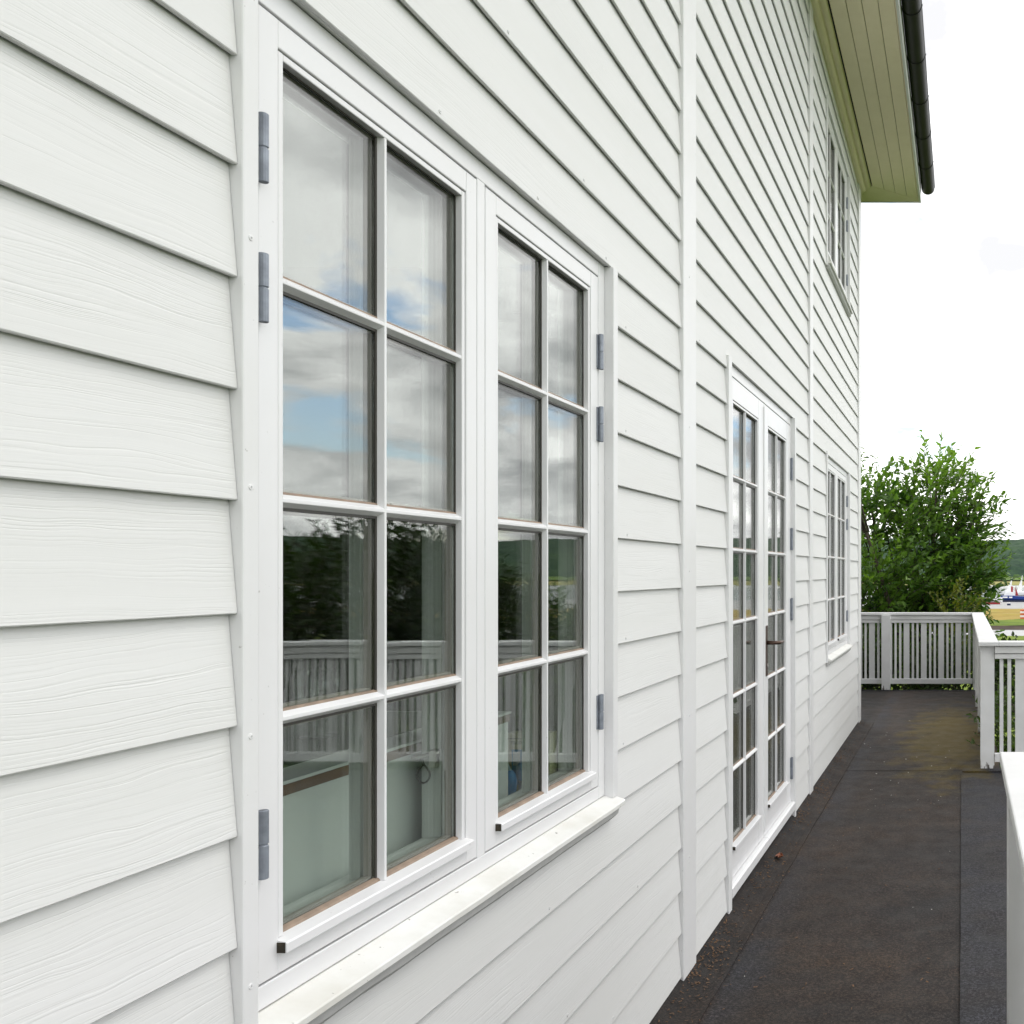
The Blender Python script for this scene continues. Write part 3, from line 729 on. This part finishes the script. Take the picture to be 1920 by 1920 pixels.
# ================================================================== terrace
terr = MB(); terr.box(-0.06, 6.2, -3.0, 6.80, -0.32, -0.002); terr.box(-1.6, 1.255, 6.8005, 11.34, -0.32, -0.002)
terr = terr.build('terrace_floor', 'slab'); tag(terr, kind='structure')
def sheet(x0, x1, y0, y1, z, th, mat, zf=None, step=0.12, edge=0.004, sd=0):
    nx = max(2, int((x1 - x0) / step)); ny = max(2, int((y1 - y0) / step)); mb = MB()
    idx = {}
    for j in range(ny + 1):
        for i in range(nx + 1):
            x = x0 + (x1 - x0) * i / nx; y = y0 + (y1 - y0) * j / ny
            if i in (0, nx): x += edge * mn.noise((y * 3.1, sd, i)) 
            if j in (0, ny): y += edge * 1.5 * mn.noise((x * 4.1, sd, j + 9))
            zz = z + th + 0.0012 * mn.noise((x * 1.3, y * 0.9, sd)) + 0.0003 * mn.noise((x * 5, y * 4, sd))
            if zf: zz += zf(x, y)
            idx[i, j] = len(mb.v); mb.v.append((x, y, zz))
    for j in range(ny):
        for i in range(nx): mb.f.append((idx[i, j], idx[i + 1, j], idx[i + 1, j + 1], idx[i, j + 1])); mb.mi.append(0)
    loop = [idx[i, 0] for i in range(nx)] + [idx[nx, j] for j in range(ny)] + [idx[i, ny] for i in range(nx, 0, -1)] + [idx[0, j] for j in range(ny, 0, -1)]
    low = {}
    for q in loop:
        x, y, zz = mb.v[q]; low[q] = len(mb.v); mb.v.append((x, y, zz - th - 0.003))
    for a_, b_ in zip(loop, loop[1:] + loop[:1]): mb.f.append((a_, low[a_], low[b_], b_)); mb.mi.append(0)
    return mb.build('felt_sheet', mat, terr, recalc=False, smooth=False)
sheet(0.05, 1.04, -2.9, 6.86, 0.002, 0.003, 'felt_brown', sd=1)
sheet(0.05, 1.25, 6.80, 11.33, 0.0048, 0.0022, 'felt_brown', sd=2)
sheet(-1.55, 0.12, 8.95, 11.33, 0.003, 0.004, 'felt_brown', sd=3)
sheet(0.965, 2.0, -2.9, 6.76, 0.0075, 0.0065, 'felt_grey', sd=4)
sheet(0.975, 1.9, 6.70, 6.795, 0.018, 0.009, 'felt_grey', sd=14, step=0.05, edge=0.008)
for k in range(4): sheet(1.97 + 1.0 * k, 3.0 + 1.0 * k, -2.9, 6.76, 0.010 + 0.003 * k, 0.004, 'felt_grey', sd=5 + k, step=0.3)
# strip dressed up against the wall
up = lambda x, y: 0.0 if x > 0.09 else 0.045 * ((0.09 - x) / 0.11) ** 1.6
sheet(-0.018, 0.125, -2.9, 8.93, 0.007, 0.004, 'felt_brown', zf=up, step=0.03, sd=20)
mb = MB(); mb.prism([(11.31, 0.0), (11.345, -0.02), (11.345, 0.014), (11.335, 0.018), (11.31, 0.013)], 'x', -1.6, 1.255); mb.build('edge_strip', 'felt_grey', terr)
MB().box(-1.5, 6.1, -3.0, 6.79, -4.2, -0.33).build('terrace_base', 'render_grey').__setitem__('kind', 'structure')
MB().box(-1.5, 1.2, 6.80, 11.5, -4.2, -0.33).build('terrace_base', 'render_grey').__setitem__('kind', 'structure')
MB().box(-6.0, -0.06, -2.0, 8.88, -4.2, 0.015).build('house_foundation', 'render_grey').__setitem__('kind', 'structure')

# litter along the wall foot, paint flakes
mb = MB()
for i in range(1500):
    y = R.uniform(1.2, 8.9) if R.random() < 0.45 else R.choice((3.35, 3.6, 4.4, 5.5, 6.1, 7.2)) + R.gauss(0, 0.16); x = min(0.14, abs(R.gauss(0, 0.05)) + 0.008); z = 0.0135 + 0.045 * max(0, (0.09 - x) / 0.11) ** 1.6 + 0.002
    if R.random() < 0.12: x = R.uniform(0.05, 0.9); z = 0.0085
    t = R.uniform(0, 6.28); l = R.uniform(0.003, 0.016); wd = R.uniform(0.0006, 0.0028); dx, dy = math.cos(t) * l, math.sin(t) * l; px, py = -math.sin(t) * wd, math.cos(t) * wd
    mb.poly([(x - px, y - py, z), (x + px, y + py, z), (x + dx + px, y + dy + py, z + R.uniform(0, .004)), (x + dx - px, y + dy - py, z + R.uniform(0, .004))], [(0, 1, 2, 3)])
tag(mb.build('leaf_litter', 'litter', recalc=False), kind='stuff')
mb = MB()
for i in range(70):
    y = R.choice([R.uniform(2, 11), R.gauss(6.6, 1.0)]); x = R.uniform(0.15, 1.0); s = R.uniform(0.0015, 0.0045) * (1.5 if y > 6 else 0.8); z = 0.013 if y > 6.7 else 0.0095
    a0 = R.uniform(0, 6.28)
    q = [(x + s * R.uniform(.6, 1.2) * math.cos(a0 + k * 1.57), y + s * R.uniform(.6, 1.2) * math.sin(a0 + k * 1.57), z + R.uniform(0, .002)) for k in range(4)]
    mb.poly(q, [(0, 1, 2, 3)])
tag(mb.build('paint_flakes', 'flake', recalc=False), kind='stuff')
mb = MB()
for i in range(5):
    for j in range(4):
        pass
pts = []
for j in range(6):
    for i in range(4):
        u_, v_ = i / 3 - 0.5, j / 5 - 0.5; wd = 0.034 * math.cos(v_ * 2.8)
        pts.append((0.055 + u_ * wd * 1.2, 4.68 + v_ * 0.055, 0.02 + 0.022 * abs(u_) * 2 * 0.6 + 0.02 * v_ * v_ * 4 * 0.5))
mb.poly(pts, [(j * 4 + i, j * 4 + i + 1, j * 4 + i + 5, j * 4 + i + 4) for j in range(5) for i in range(3)])
tag(mb.build('dry_leaf', 'dead_leaf', recalc=False), 'curled reddish brown leaf on the dark floor below the glazed doors', 'leaf')

# ================================================================== railings
CAPZ = 0.95
class Rail:
    """railing pieces along x (axis 'x') or y (axis 'y') with its middle line at c"""
    def __init__(s, root): s.root = root
    def bx(s, axis, t0, t1, c0, c1, z0, z1, name, bev=0.0025):
        mb = MB()
        if axis == 'x': mb.box(t0, t1, c0, c1, z0, z1)
        else: mb.box(c0, c1, t0, t1, z0, z1)
        return mb.build(name, 'rail', s.root, bevel=bev)
    def run(s, axis, t0, t1, c, phase=0.0, cap=True, capx=None):
        if cap: s.bx(axis, capx[0] if capx else t0, capx[1] if capx else t1, c - 0.0725, c + 0.0725, CAPZ - 0.03, CAPZ, 'handrail', 0.004)
        for sgn in (-1, 1):
            s.bx(axis, t0, t1, c + (-0.046 if sgn < 0 else 0.020), c + (-0.020 if sgn < 0 else 0.046), CAPZ - 0.084, CAPZ - 0.0345, 'top_rail')
            s.bx(axis, t0, t1, c + (-0.034 if sgn < 0 else 0.016), c + (-0.016 if sgn < 0 else 0.034), CAPZ - 0.125, CAPZ - 0.0885, 'under_rail')
        s.bx(axis, t0, t1, c - 0.024, c + 0.024, 0.075, 0.135, 'bottom_rail')
        t = t0 + phase
        pat = [(0.070, 0.0297), (0.027, 0.0297), (0.027, 0.0296)]; k = 0
        while t < t1 - 0.02:
            wd, gp = pat[k % 3]
            a0, a1 = max(t, t0 + 0.002), min(t + wd, t1 - 0.002)
            if a1 - a0 > 0.01:
                jj = R.uniform(-0.0012, 0.0012)
                s.bx(axis, a0, a1, c - 0.010 + jj, c + 0.010 + jj, 0.10, CAPZ - 0.075, 'slat', 0.0015)
            t += wd + gp; k += 1
    def post(s, x0, x1, y0, y1, zt, mat='rail'):
        mb = MB(); sd_ = R.uniform(0, 50)
        # slightly ragged, rotten foot
        prof = [(x0, y0), ((x0 + x1) / 2, y0), (x1, y0), (x1, (y0 + y1) / 2), (x1, y1), ((x0 + x1) / 2, y1), (x0, y1), (x0, (y0 + y1) / 2)]
        cx_, cy_ = (x0 + x1) / 2, (y0 + y1) / 2
        def jt(a_, b_, t, i):
            k = max(0.0, 1 - t / 0.12) * 0.10 * (0.5 + mn.noise((i * 2.3 + sd_, t * 30, 0)))
            return a_ + (cx_ - a_) * k, b_ + (cy_ - b_) * k
        mb.prism(prof, 'z', 0.004, zt, 24, jt)
        return mb.build('post', 'rail', s.root)
r1_ = empty('railing', (1.16, 9.0, 0)); tag(r1_, 'white slatted railing round the far end of the dark walkway', 'railing', kind='thing')
q = Rail(r1_)
FY, SX, NY = 11.50, 1.163, 6.79
q.run('x', -1.55, 1.10, FY, 0.0973, capx=(-1.55, 1.0895))
q.post(-0.012, 0.093, FY - 0.13, FY - 0.047, CAPZ - 0.031)
q.run('y', NY + 0.11, FY + 0.05, SX, 0.02, capx=(NY - 0.0725, FY + 0.0725))
q.post(1.105, 1.206, NY - 0.01, NY + 0.09, CAPZ - 0.031)
q.post(1.105, 1.206, FY - 0.05, FY + 0.05, CAPZ - 0.031)
for yy in (8.4, 10.0): q.post(1.113, 1.213, yy, yy + 0.1, CAPZ - 0.031)
q.run('x', 1.208, 5.6, NY + 0.002, -0.0635, capx=(1.2362, 5.6))
for xx in (2.6, 4.1, 5.5): q.post(xx, xx + 0.1, NY - 0.06, NY + 0.03, CAPZ - 0.031)
# the return along the right of the terrace, only mirrored in the panes
r2_ = empty('near_railing', (1.15, 1.0, 0)); tag(r2_, 'white railing end with broad handrail at lower right beside the walkway', 'railing')
q = Rail(r2_)
q.run('y', -2.5, 2.52, 1.150, 0.03, capx=(-2.5, 2.637))
q.post(1.097, 1.200, 2.522, 2.622, CAPZ - 0.031)
q.post(1.097, 1.200, 0.9, 1.0, CAPZ - 0.031)

# ================================================================== vegetation
def leaf_tree(name, lobes, n_twig, per, leaf, mat, seed, wind=(0.35, 0, 0.25), base=None, trunk_r=0.09, droop=0.0, dens=1.0, parts=('trunk', 'crown')):
    """crown made of twigs spread through overlapping lobes; each twig carries lance-shaped leaves"""
    rg = random.Random(seed)
    V, Fc, T = [], [], []
    tw = MB(); wind = Vector(wind)
    tot = sum(l[3] * l[4] * l[5] for l in lobes)
    ctr = Vector((sum(l[0] for l in lobes) / len(lobes), sum(l[1] for l in lobes) / len(lobes), 0))
    for (lx, ly, lz, rx, ry, rz) in lobes:
        n = max(9, int(n_twig * (rx * ry * rz) ** 0.75 / sum((l[3] * l[4] * l[5]) ** 0.75 for l in lobes)))
        for _ in range(n):
            while True:
                d = Vector((rg.uniform(-1, 1), rg.uniform(-1, 1), rg.uniform(-1, 1)))
                if 0.05 < d.length < 1: break
            rad = d.length; dn = d.normalized(); rad = rad ** 0.55
            p = Vector((lx + dn.x * rx * rad, ly + dn.y * ry * rad, lz + dn.z * rz * rad))
            dr = (Vector((dn.x, dn.y, dn.z * 0.6 + 0.35)) + wind * rg.uniform(0.4, 1.5) + Vector((rg.uniform(-.5, .5), rg.uniform(-.5, .5), rg.uniform(-.4, .4)))).normalized()
            ln = leaf * rg.uniform(3.0, 6.5)
            bend = wind * rg.uniform(0.0, 0.9) + Vector((0, 0, -droop))
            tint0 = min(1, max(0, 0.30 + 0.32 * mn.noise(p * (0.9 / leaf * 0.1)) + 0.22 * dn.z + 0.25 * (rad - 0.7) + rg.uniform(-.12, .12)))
            pts = []
            for k in range(per + 1):
                t = k / per; pts.append(p + dr * (ln * (t - 0.35)) + bend * (ln * 0.35 * t * t))
            if rg.random() < 0.5: tw.tube([pts[0], pts[per // 2], pts[-1]], [0.006 * leaf / 0.1, 0.004 * leaf / 0.1, 0.002 * leaf / 0.1], 3, False)
            for k in range(per):
                q0 = pts[k]; ax = (pts[k + 1] - pts[k]).normalized()
                sidev = ax.cross(Vector((rg.uniform(-1, 1), rg.uniform(-1, 1), rg.uniform(-1, 1)))).normalized()
                ld = (ax * rg.uniform(0.5, 1.1) + sidev * rg.uniform(0.5, 1.0) + wind * 0.35 + Vector((0, 0, rg.uniform(-.35, .15)))).normalized()
                nv = ld.cross(Vector((rg.uniform(-.6, .6), rg.uniform(-.6, .6), 1))).normalized(); up_ = nv.cross(ld).normalized()
                l_ = leaf * rg.uniform(0.65, 1.2); w_ = l_ * rg.uniform(0.22, 0.34)
                o = len(V)
                V.extend([q0, q0 + ld * l_ * .35 + nv * w_ + up_ * w_ * .35, q0 + ld * l_ * .4 - up_ * w_ * .1, q0 + ld * l_ * .35 - nv * w_ + up_ * w_ * .35, q0 + ld * l_ - up_ * l_ * rg.uniform(0, .18),
                          q0 + ld * l_ * .72 + nv * w_ * .62, q0 + ld * l_ * .72 - nv * w_ * .62])
                Fc.extend([(o, o + 1, o + 2), (o, o + 2, o + 3), (o + 1, o + 5, o + 4, o + 2), (o + 2, o + 4, o + 6, o + 3)])
                tt = min(1, max(0, tint0 + rg.uniform(-.16, .16))); T.extend([tt] * 4)
    root = empty(name, base if base else (ctr.x, ctr.y, lobes[0][2] - lobes[0][5]))
    b0 = WORLD[root.name]
    me = bpy.data.meshes.new(parts[1]); me.from_pydata([tuple(v - b0) for v in V], [], Fc)
    at = me.color_attributes.new('tint', 'FLOAT_COLOR', 'CORNER'); buf = []
    for pl, t in zip(me.polygons, T): buf.extend([t, t, t, 1.0] * pl.loop_total)
    at.data.foreach_set('color', buf); me.materials.append(M[mat]); me.update()
    ob = bpy.data.objects.new(parts[1], me); COL.objects.link(ob); ob.parent = root; WORLD[ob.name] = b0
    # trunk and limbs towards the lobes
    tb = MB(); top = Vector((ctr.x, ctr.y, lobes[0][2] - 0.2 * lobes[0][5]))
    tb.tube([b0, b0 * 0.6 + top * 0.4 + Vector((.05, 0, 0)), top], [trunk_r, trunk_r * .8, trunk_r * .55], 9)
    for (lx, ly, lz, rx, ry, rz) in lobes:
        s0 = b0 * 0.45 + top * 0.55; e = Vector((lx, ly, lz + rz * 0.5)); m = (s0 + e) / 2 + Vector((rg.uniform(-.1, .1), rg.uniform(-.1, .1), -.1 * rz))
        tb.tube([s0, m, e], [trunk_r * .5, trunk_r * .32, trunk_r * .08], 6)
        for _ in range(5):
            f = e + Vector((rg.uniform(-1, 1) * rx, rg.uniform(-1, 1) * ry, rg.uniform(-.7, .6) * rz)) * 0.8
            tb.tube([m * .5 + e * .5, (m + f) / 2, f], [trunk_r * .2, trunk_r * .14, trunk_r * .04], 5)
    o_ = len(tb.v); tb.v += tw.v; tb.f += [tuple(i + o_ for i in f) for f in tw.f]; tb.mi += tw.mi
    tb.build(parts[0], 'bark', root, smooth=True, recalc=False)
    return root
ty = 15.0
lob = [(-0.25, ty, 1.55, 1.45, 1.3, 1.15), (0.55, ty, 2.35, 0.75, 0.8, 0.85), (-0.75, ty, 2.45, 0.85, 0.8, 0.55), (0.58, ty + .2, 2.92, 0.30, 0.35, 0.45), (1.05, ty, 2.15, 0.42, 0.5, 0.5),
       (1.08, ty, 1.45, 0.46, 0.6, 0.42), (0.62, ty, 1.0, 0.72, 0.8, 0.6), (-0.85, ty - .2, 0.6, 1.1, 0.9, 1.0), (0.35, ty - .3, 0.35, 0.9, 0.8, 0.7), (1.20, ty, 2.48, 0.22, 0.2, 0.22), (-0.72, ty - 2, 3.02, 0.13, 0.15, 0.13), (1.02, ty, 0.95, 0.26, 0.4, 0.3)]
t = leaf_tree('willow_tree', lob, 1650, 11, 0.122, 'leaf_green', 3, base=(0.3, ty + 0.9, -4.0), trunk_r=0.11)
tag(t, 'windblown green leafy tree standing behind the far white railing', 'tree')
hl = [(-0.9, 12.7, 0.1, 0.9, 0.45, 0.55), (0.1, 12.8, 0.0, 0.8, 0.45, 0.5), (0.95, 12.9, -0.1, 0.7, 0.45, 0.55), (1.5, 13.2, -0.2, 0.5, 0.5, 0.5)]
t = leaf_tree('shrub', hl, 1100, 9, 0.085, 'leaf_dark', 8, wind=(0.1, 0, 0.2), base=(0.1, 12.9, -4.0), trunk_r=0.07, parts=('stem', 'foliage'))
tag(t, 'dark dense shrub pressing against the back of the far railing', 'shrub')
hl = [(1.75, 8.6, 0.05, 0.55, 0.6, 0.50), (2.6, 8.6, 0.0, 0.7, 0.6, 0.5), (1.65, 7.9, -0.35, 0.6, 0.5, 0.5), (3.5, 8.7, 0.0, 0.7, 0.6, 0.5)]
t = leaf_tree('shrub', hl, 900, 9, 0.07, 'leaf_hedge', 9, wind=(0.1, 0, 0.2), base=(2.2, 8.5, -4.0), trunk_r=0.06, parts=('stem', 'foliage'))
tag(t, 'light green shrub growing behind the corner post on the right', 'shrub')
hl = [(0.86, 13.7, 0.55, 0.35, 0.3, 0.75)]
t = leaf_tree('sapling', hl, 80, 8, 0.075, 'leaf_yellow', 19, wind=(0.2, 0, 0.3), base=(0.88, 13.8, -4.0), trunk_r=0.03)
tag(t, 'yellowish green sapling between the leafy tree and railing corner', 'sapling')
# trees that only the window panes mirror
def mirrored(label, lobes, seed, base, n=420, mat='leaf_dark', lf=0.17):
    t = leaf_tree('broadleaf_tree', lobes, n, 8, lf, mat, seed, base=base, trunk_r=0.2, wind=(0.1, 0, 0.15)); tag(t, label, 'tree', 'trees mirrored in the window panes')
mirrored('tall dark tree mirrored in the nearest panes of the first window', [(11.0, 13.0, 0.8, 2.2, 1.6, 1.6), (9.3, 13.4, 0.2, 1.7, 1.4, 1.6), (12.6, 12.6, 1.2, 1.8, 1.4, 1.3), (10, 13, -1.6, 3.0, 1.6, 1.6), (12.5, 13, -1.4, 2.4, 1.6, 1.6)], 31, (10.8, 13.2, -4), 3900, lf=0.15)
mirrored('dark bushy tree mirrored in the second column of panes of the first window', [(9.2, 16.5, 0.7, 1.8, 1.4, 1.5), (7.8, 17.0, 0.0, 1.4, 1.2, 1.4), (8.6, 17, -1.5, 2.6, 1.4, 1.6)], 32, (8.6, 16.8, -4), 3000, lf=0.15)
mirrored('lower green tree mirrored in the second casement of the first window', [(9.6, 22.5, -0.7, 2.2, 1.5, 1.6), (7.4, 23.0, -1.4, 1.9, 1.4, 1.4), (8.4, 23, -2.6, 3.0, 1.5, 1.4)], 33, (8.5, 22.8, -4), 2200, 'leaf_hedge', 0.17)

# ================================================================== land
def strip(name, mat, x0, x1, y0, y1, z, amp=0.0, nx=40, ny=6, label=None, z1=None, edge=0.0, kind='structure', zb=None):
    mb = MB()
    for j in range(ny + 1):
        for i in range(nx + 1):
            x = x0 + (x1 - x0) * i / nx; y = y0 + (y1 - y0) * j / ny
            if j in (0, ny): y += edge * mn.noise((x * 0.06, j, 2))
            zz = z + ((z1 - z) * j / ny if z1 is not None else 0) + amp * mn.noise((x * 0.35, y * 0.5, 1)) + amp * .5 * mn.noise((x * 1.1, y * 1.3, 5))
            mb.v.append((x, y, zz))
    for j in range(ny):
        for i in range(nx): k = j * (nx + 1) + i; mb.f.append((k, k + 1, k + nx + 2, k + nx + 1)); mb.mi.append(0)
    o = mb.build(name, mat, recalc=False); tag(o, kind=kind); return o
strip('ground', 'grass', -2500, 2500, -2500, 2500, -4.03, nx=10, ny=10)
strip('lawn', 'grass_bright', -60, 140, 30, 79.2, -4.0, 0.05, 80, 20)
strip('canal', 'channel', -60, 160, 79.0, 88, -4.01, nx=10, ny=2)
strip('bank', 'bank_dark', -60, 160, 87, 88.0, -4.0, 0.05, 60, 3, z1=-3.66, edge=0.6)
strip('grass_verge', 'grass_bright', -60, 160, 88.0, 102, -3.66, 0.12, 160, 14, z1=-3.85, edge=0.6)
strip('reed_bed', 'reeds', -60, 220, 101.5, 133, -3.86, 0.22, 160, 24, z1=-3.9, edge=1.0)
strip('quay', 'concrete', -60, 260, 132.5, 176, -3.97, nx=10, ny=4)
strip('water', 'water', -300, 700, 176, 357, -3.99, nx=10, ny=4)
strip('far_shore', 'far_field', -400, 900, 356, 420, -3.9, 0.2, 60, 6, z1=-2.5)
mb = MB(); nx, ny = 520, 26
for j in range(ny + 1):
    for i in range(nx + 1):
        x = -260 + 1250 * i / nx; f = j / ny; y = 398 + 130 * f + 20 * mn.noise((x * 0.004, 0, 0)) - max(0, x - 300) * 0.25
        H = 19.0 + 4.5 * mn.noise((x * 0.006, 3, 0)) + 2.0 * mn.noise((x * 0.02, 8, 0)) + 0.004 * max(0, x)
        z = -3.0 + H * (math.sin(min(1, f * 1.25) * math.pi / 2)) ** 0.8
        c = (1 - abs(mn.noise((x * 0.16, y * 0.10, 2)))) * 1.5 + (1 - abs(mn.noise((x * 0.45, y * 0.3, 7)))) * 1.1
        mb.v.append((x + 1.2 * mn.noise((x * .5, y * .5, 4)), y, z + c))
for j in range(ny):
    for i in range(nx): k = j * (nx + 1) + i; mb.f.append((k, k + 1, k + nx + 2, k + nx + 1)); mb.mi.append(0)
hill = mb.build('hill', 'hill', recalc=False); tag(hill, kind='structure')

# ================================================================== harbour things
def at(u, v_base, zg=-3.97): # a point on the quay under an image position
    y = F * (CZ - zg) / (v_base - 1071); return CX + (u - 1804) / F * y, y
def hullmesh(mb, x0, x1, y, wdt, z0, h, bow=0.35):
    n = 9; o = len(mb.v)
    for k in range(n):
        t = k / (n - 1); wd = wdt * (1 - max(0, (t - 0.55) / 0.45) ** 2 * 0.95); sh = h * (1 + bow * t * t)
        x = x0 + (x1 - x0) * t
        for (a_, b_) in ((-0.5, 1.0), (-0.42, 0.45), (0, 0.0), (0.42, 0.45), (0.5, 1.0)): mb.v.append((x, y + a_ * wd, z0 + sh * b_))
    for k in range(n - 1):
        for i in range(4): q0 = o + k * 5 + i; mb.f.append((q0, q0 + 1, q0 + 6, q0 + 5)); mb.mi.append(mb.cur)
        q0 = o + k * 5; mb.f.append((q0, q0 + 5, q0 + 9, q0 + 4)); mb.mi.append(mb.cur)
    mb.f.append(tuple(o + i for i in range(5))); mb.mi.append(mb.cur)
    mb.f.append(tuple(o + (n - 1) * 5 + i for i in range(5))[::-1]); mb.mi.append(mb.cur)
x, y = at(1905, 1128.5); zq = -3.97
b = empty('moored_boat', (x, y, zq)); tag(b, 'blue boat with red sail cover laid up on the pale quay', 'boat')
mb = MB(); hullmesh(mb, x - 2.7, x + 3.6, y, 1.9, zq + 0.12, 1.0, -0.35); mb.build('hull', 'boat_blue', b)
MB().box(x - 2.7, x + 3.0, y - 0.35, y + 0.35, zq, zq + 0.3).build('keel', 'boat_navy', b)
MB().box(x - 2.4, x - 1.55, y - 1.02, y - 0.94, zq + 0.72, zq + 0.98).build('name_board', 'boat_white', b)
MB().box(x - 1.3, x - 0.7, y - 1.02, y - 0.93, zq + 0.70, zq + 0.96).build('name_board', 'boat_white', b)
MB().prism([(x - 2.1, zq + 1.1), (x - 0.2, zq + 1.1), (x - 0.45, zq + 1.75), (x - 1.8, zq + 1.75)], 'y', y - 0.7, y + 0.7).build('cabin', 'boat_white', b, bevel=0.04)
MB().box(x - 0.9, x - 0.55, y - 0.12, y + 0.12, zq + 1.1, zq + 2.75).build('sail_cover', 'boat_red', b, bevel=0.05)
MB().tube([(x - 0.35, y, zq + 1.1), (x - 0.35, y, zq + 2.75)], 0.09, 8).build('mast', 'sail_white', b)
MB().prism([(x - 0.1, zq + 1.1), (x + 0.45, zq + 1.1), (x - 0.1, zq + 2.7)], 'y', y - 0.05, y + 0.05).build('furled_sail', 'boat_red', b)
def sailboat(u, vb, hm, label, lean=0):
    x, y = at(u, vb)
    b = empty('sailing_boat', (x, y, -3.98)); tag(b, label, 'boat', 'white sailing boats behind the quay')
    m = MB(); hullmesh(m, x - 2.4, x + 2.8, y, 1.8, -3.95, 0.9, 0.1); m.build('hull', 'boat_white', b)
    MB().tube([(x, y, -3.1), (x + lean, y, -3.1 + hm)], [0.10, 0.05], 7).build('mast', 'sail_white', b)
    MB().prism([(x - 0.95, -2.75), (x + 0.05, -2.75), (x + lean + 0.05, -3.2 + hm)], 'y', y - 0.04, y + 0.04).build('sail', 'sail_white', b)
    MB().box(x - 1.2, x + 0.8, y - 0.5, y + 0.5, -3.1, -2.75).build('cabin', 'boat_white', b, bevel=0.05)
sailboat(1895, 1117, 3.1, 'white sailing boat with pale sail just behind the blue boat', 0.3)
sailboat(1915, 1119, 3.7, 'white sailing boat with tall triangular sail at the picture edge', 0.2)
x, y = at(1866, 1133)
b = empty('motor_boat', (x, y, zq)); tag(b, 'white motor boat half hidden by leaves left of the blue boat', 'boat')
mb = MB(); hullmesh(mb, x - 1.8, x + 1.2, y, 1.5, zq + 0.25, 0.75, 0.2); mb.build('hull', 'boat_white', b)
MB().prism([(x - 1.4, zq + 1.0), (x + 0.2, zq + 1.0), (x - 0.1, zq + 1.55), (x - 1.2, zq + 1.55)], 'y', y - 0.55, y + 0.55).build('cabin', 'boat_white', b, bevel=0.03)
MB().box(x - 1.6, x + 0.8, y - 0.3, y + 0.3, zq, zq + 0.3).build('trailer', 'boat_red', b)
x, y = at(1891.5, 1135)
c = empty('crate', (x, y, zq)); tag(c, 'small blue and white crate on the pale quay below the blue boat', 'crate')
MB().box(x - 0.28, x + 0.28, y - 0.25, y + 0.25, zq, zq + 0.30).build('box', 'boat_navy', c, bevel=0.03); MB().box(x - 0.30, x + 0.30, y - 0.27, y + 0.27, zq + 0.302, zq + 0.42).build('lid', 'boat_white', c, bevel=0.03)
x, y = at(1919, 1160, -3.86)
c = empty('marker_barrel', (x, y, -3.9)); tag(c, 'orange and white striped barrel in the reeds at the picture edge', 'barrel')
for k in range(5): MB().lathe(x, y, [(0.36, -3.9 + 0.22 * k), (0.38, -3.86 + 0.22 * k), (0.38, -3.74 + 0.22 * k), (0.36, -3.70 + 0.22 * k)], 14).build('stripe', 'post_orange' if k % 2 == 0 else 'boat_white', c)
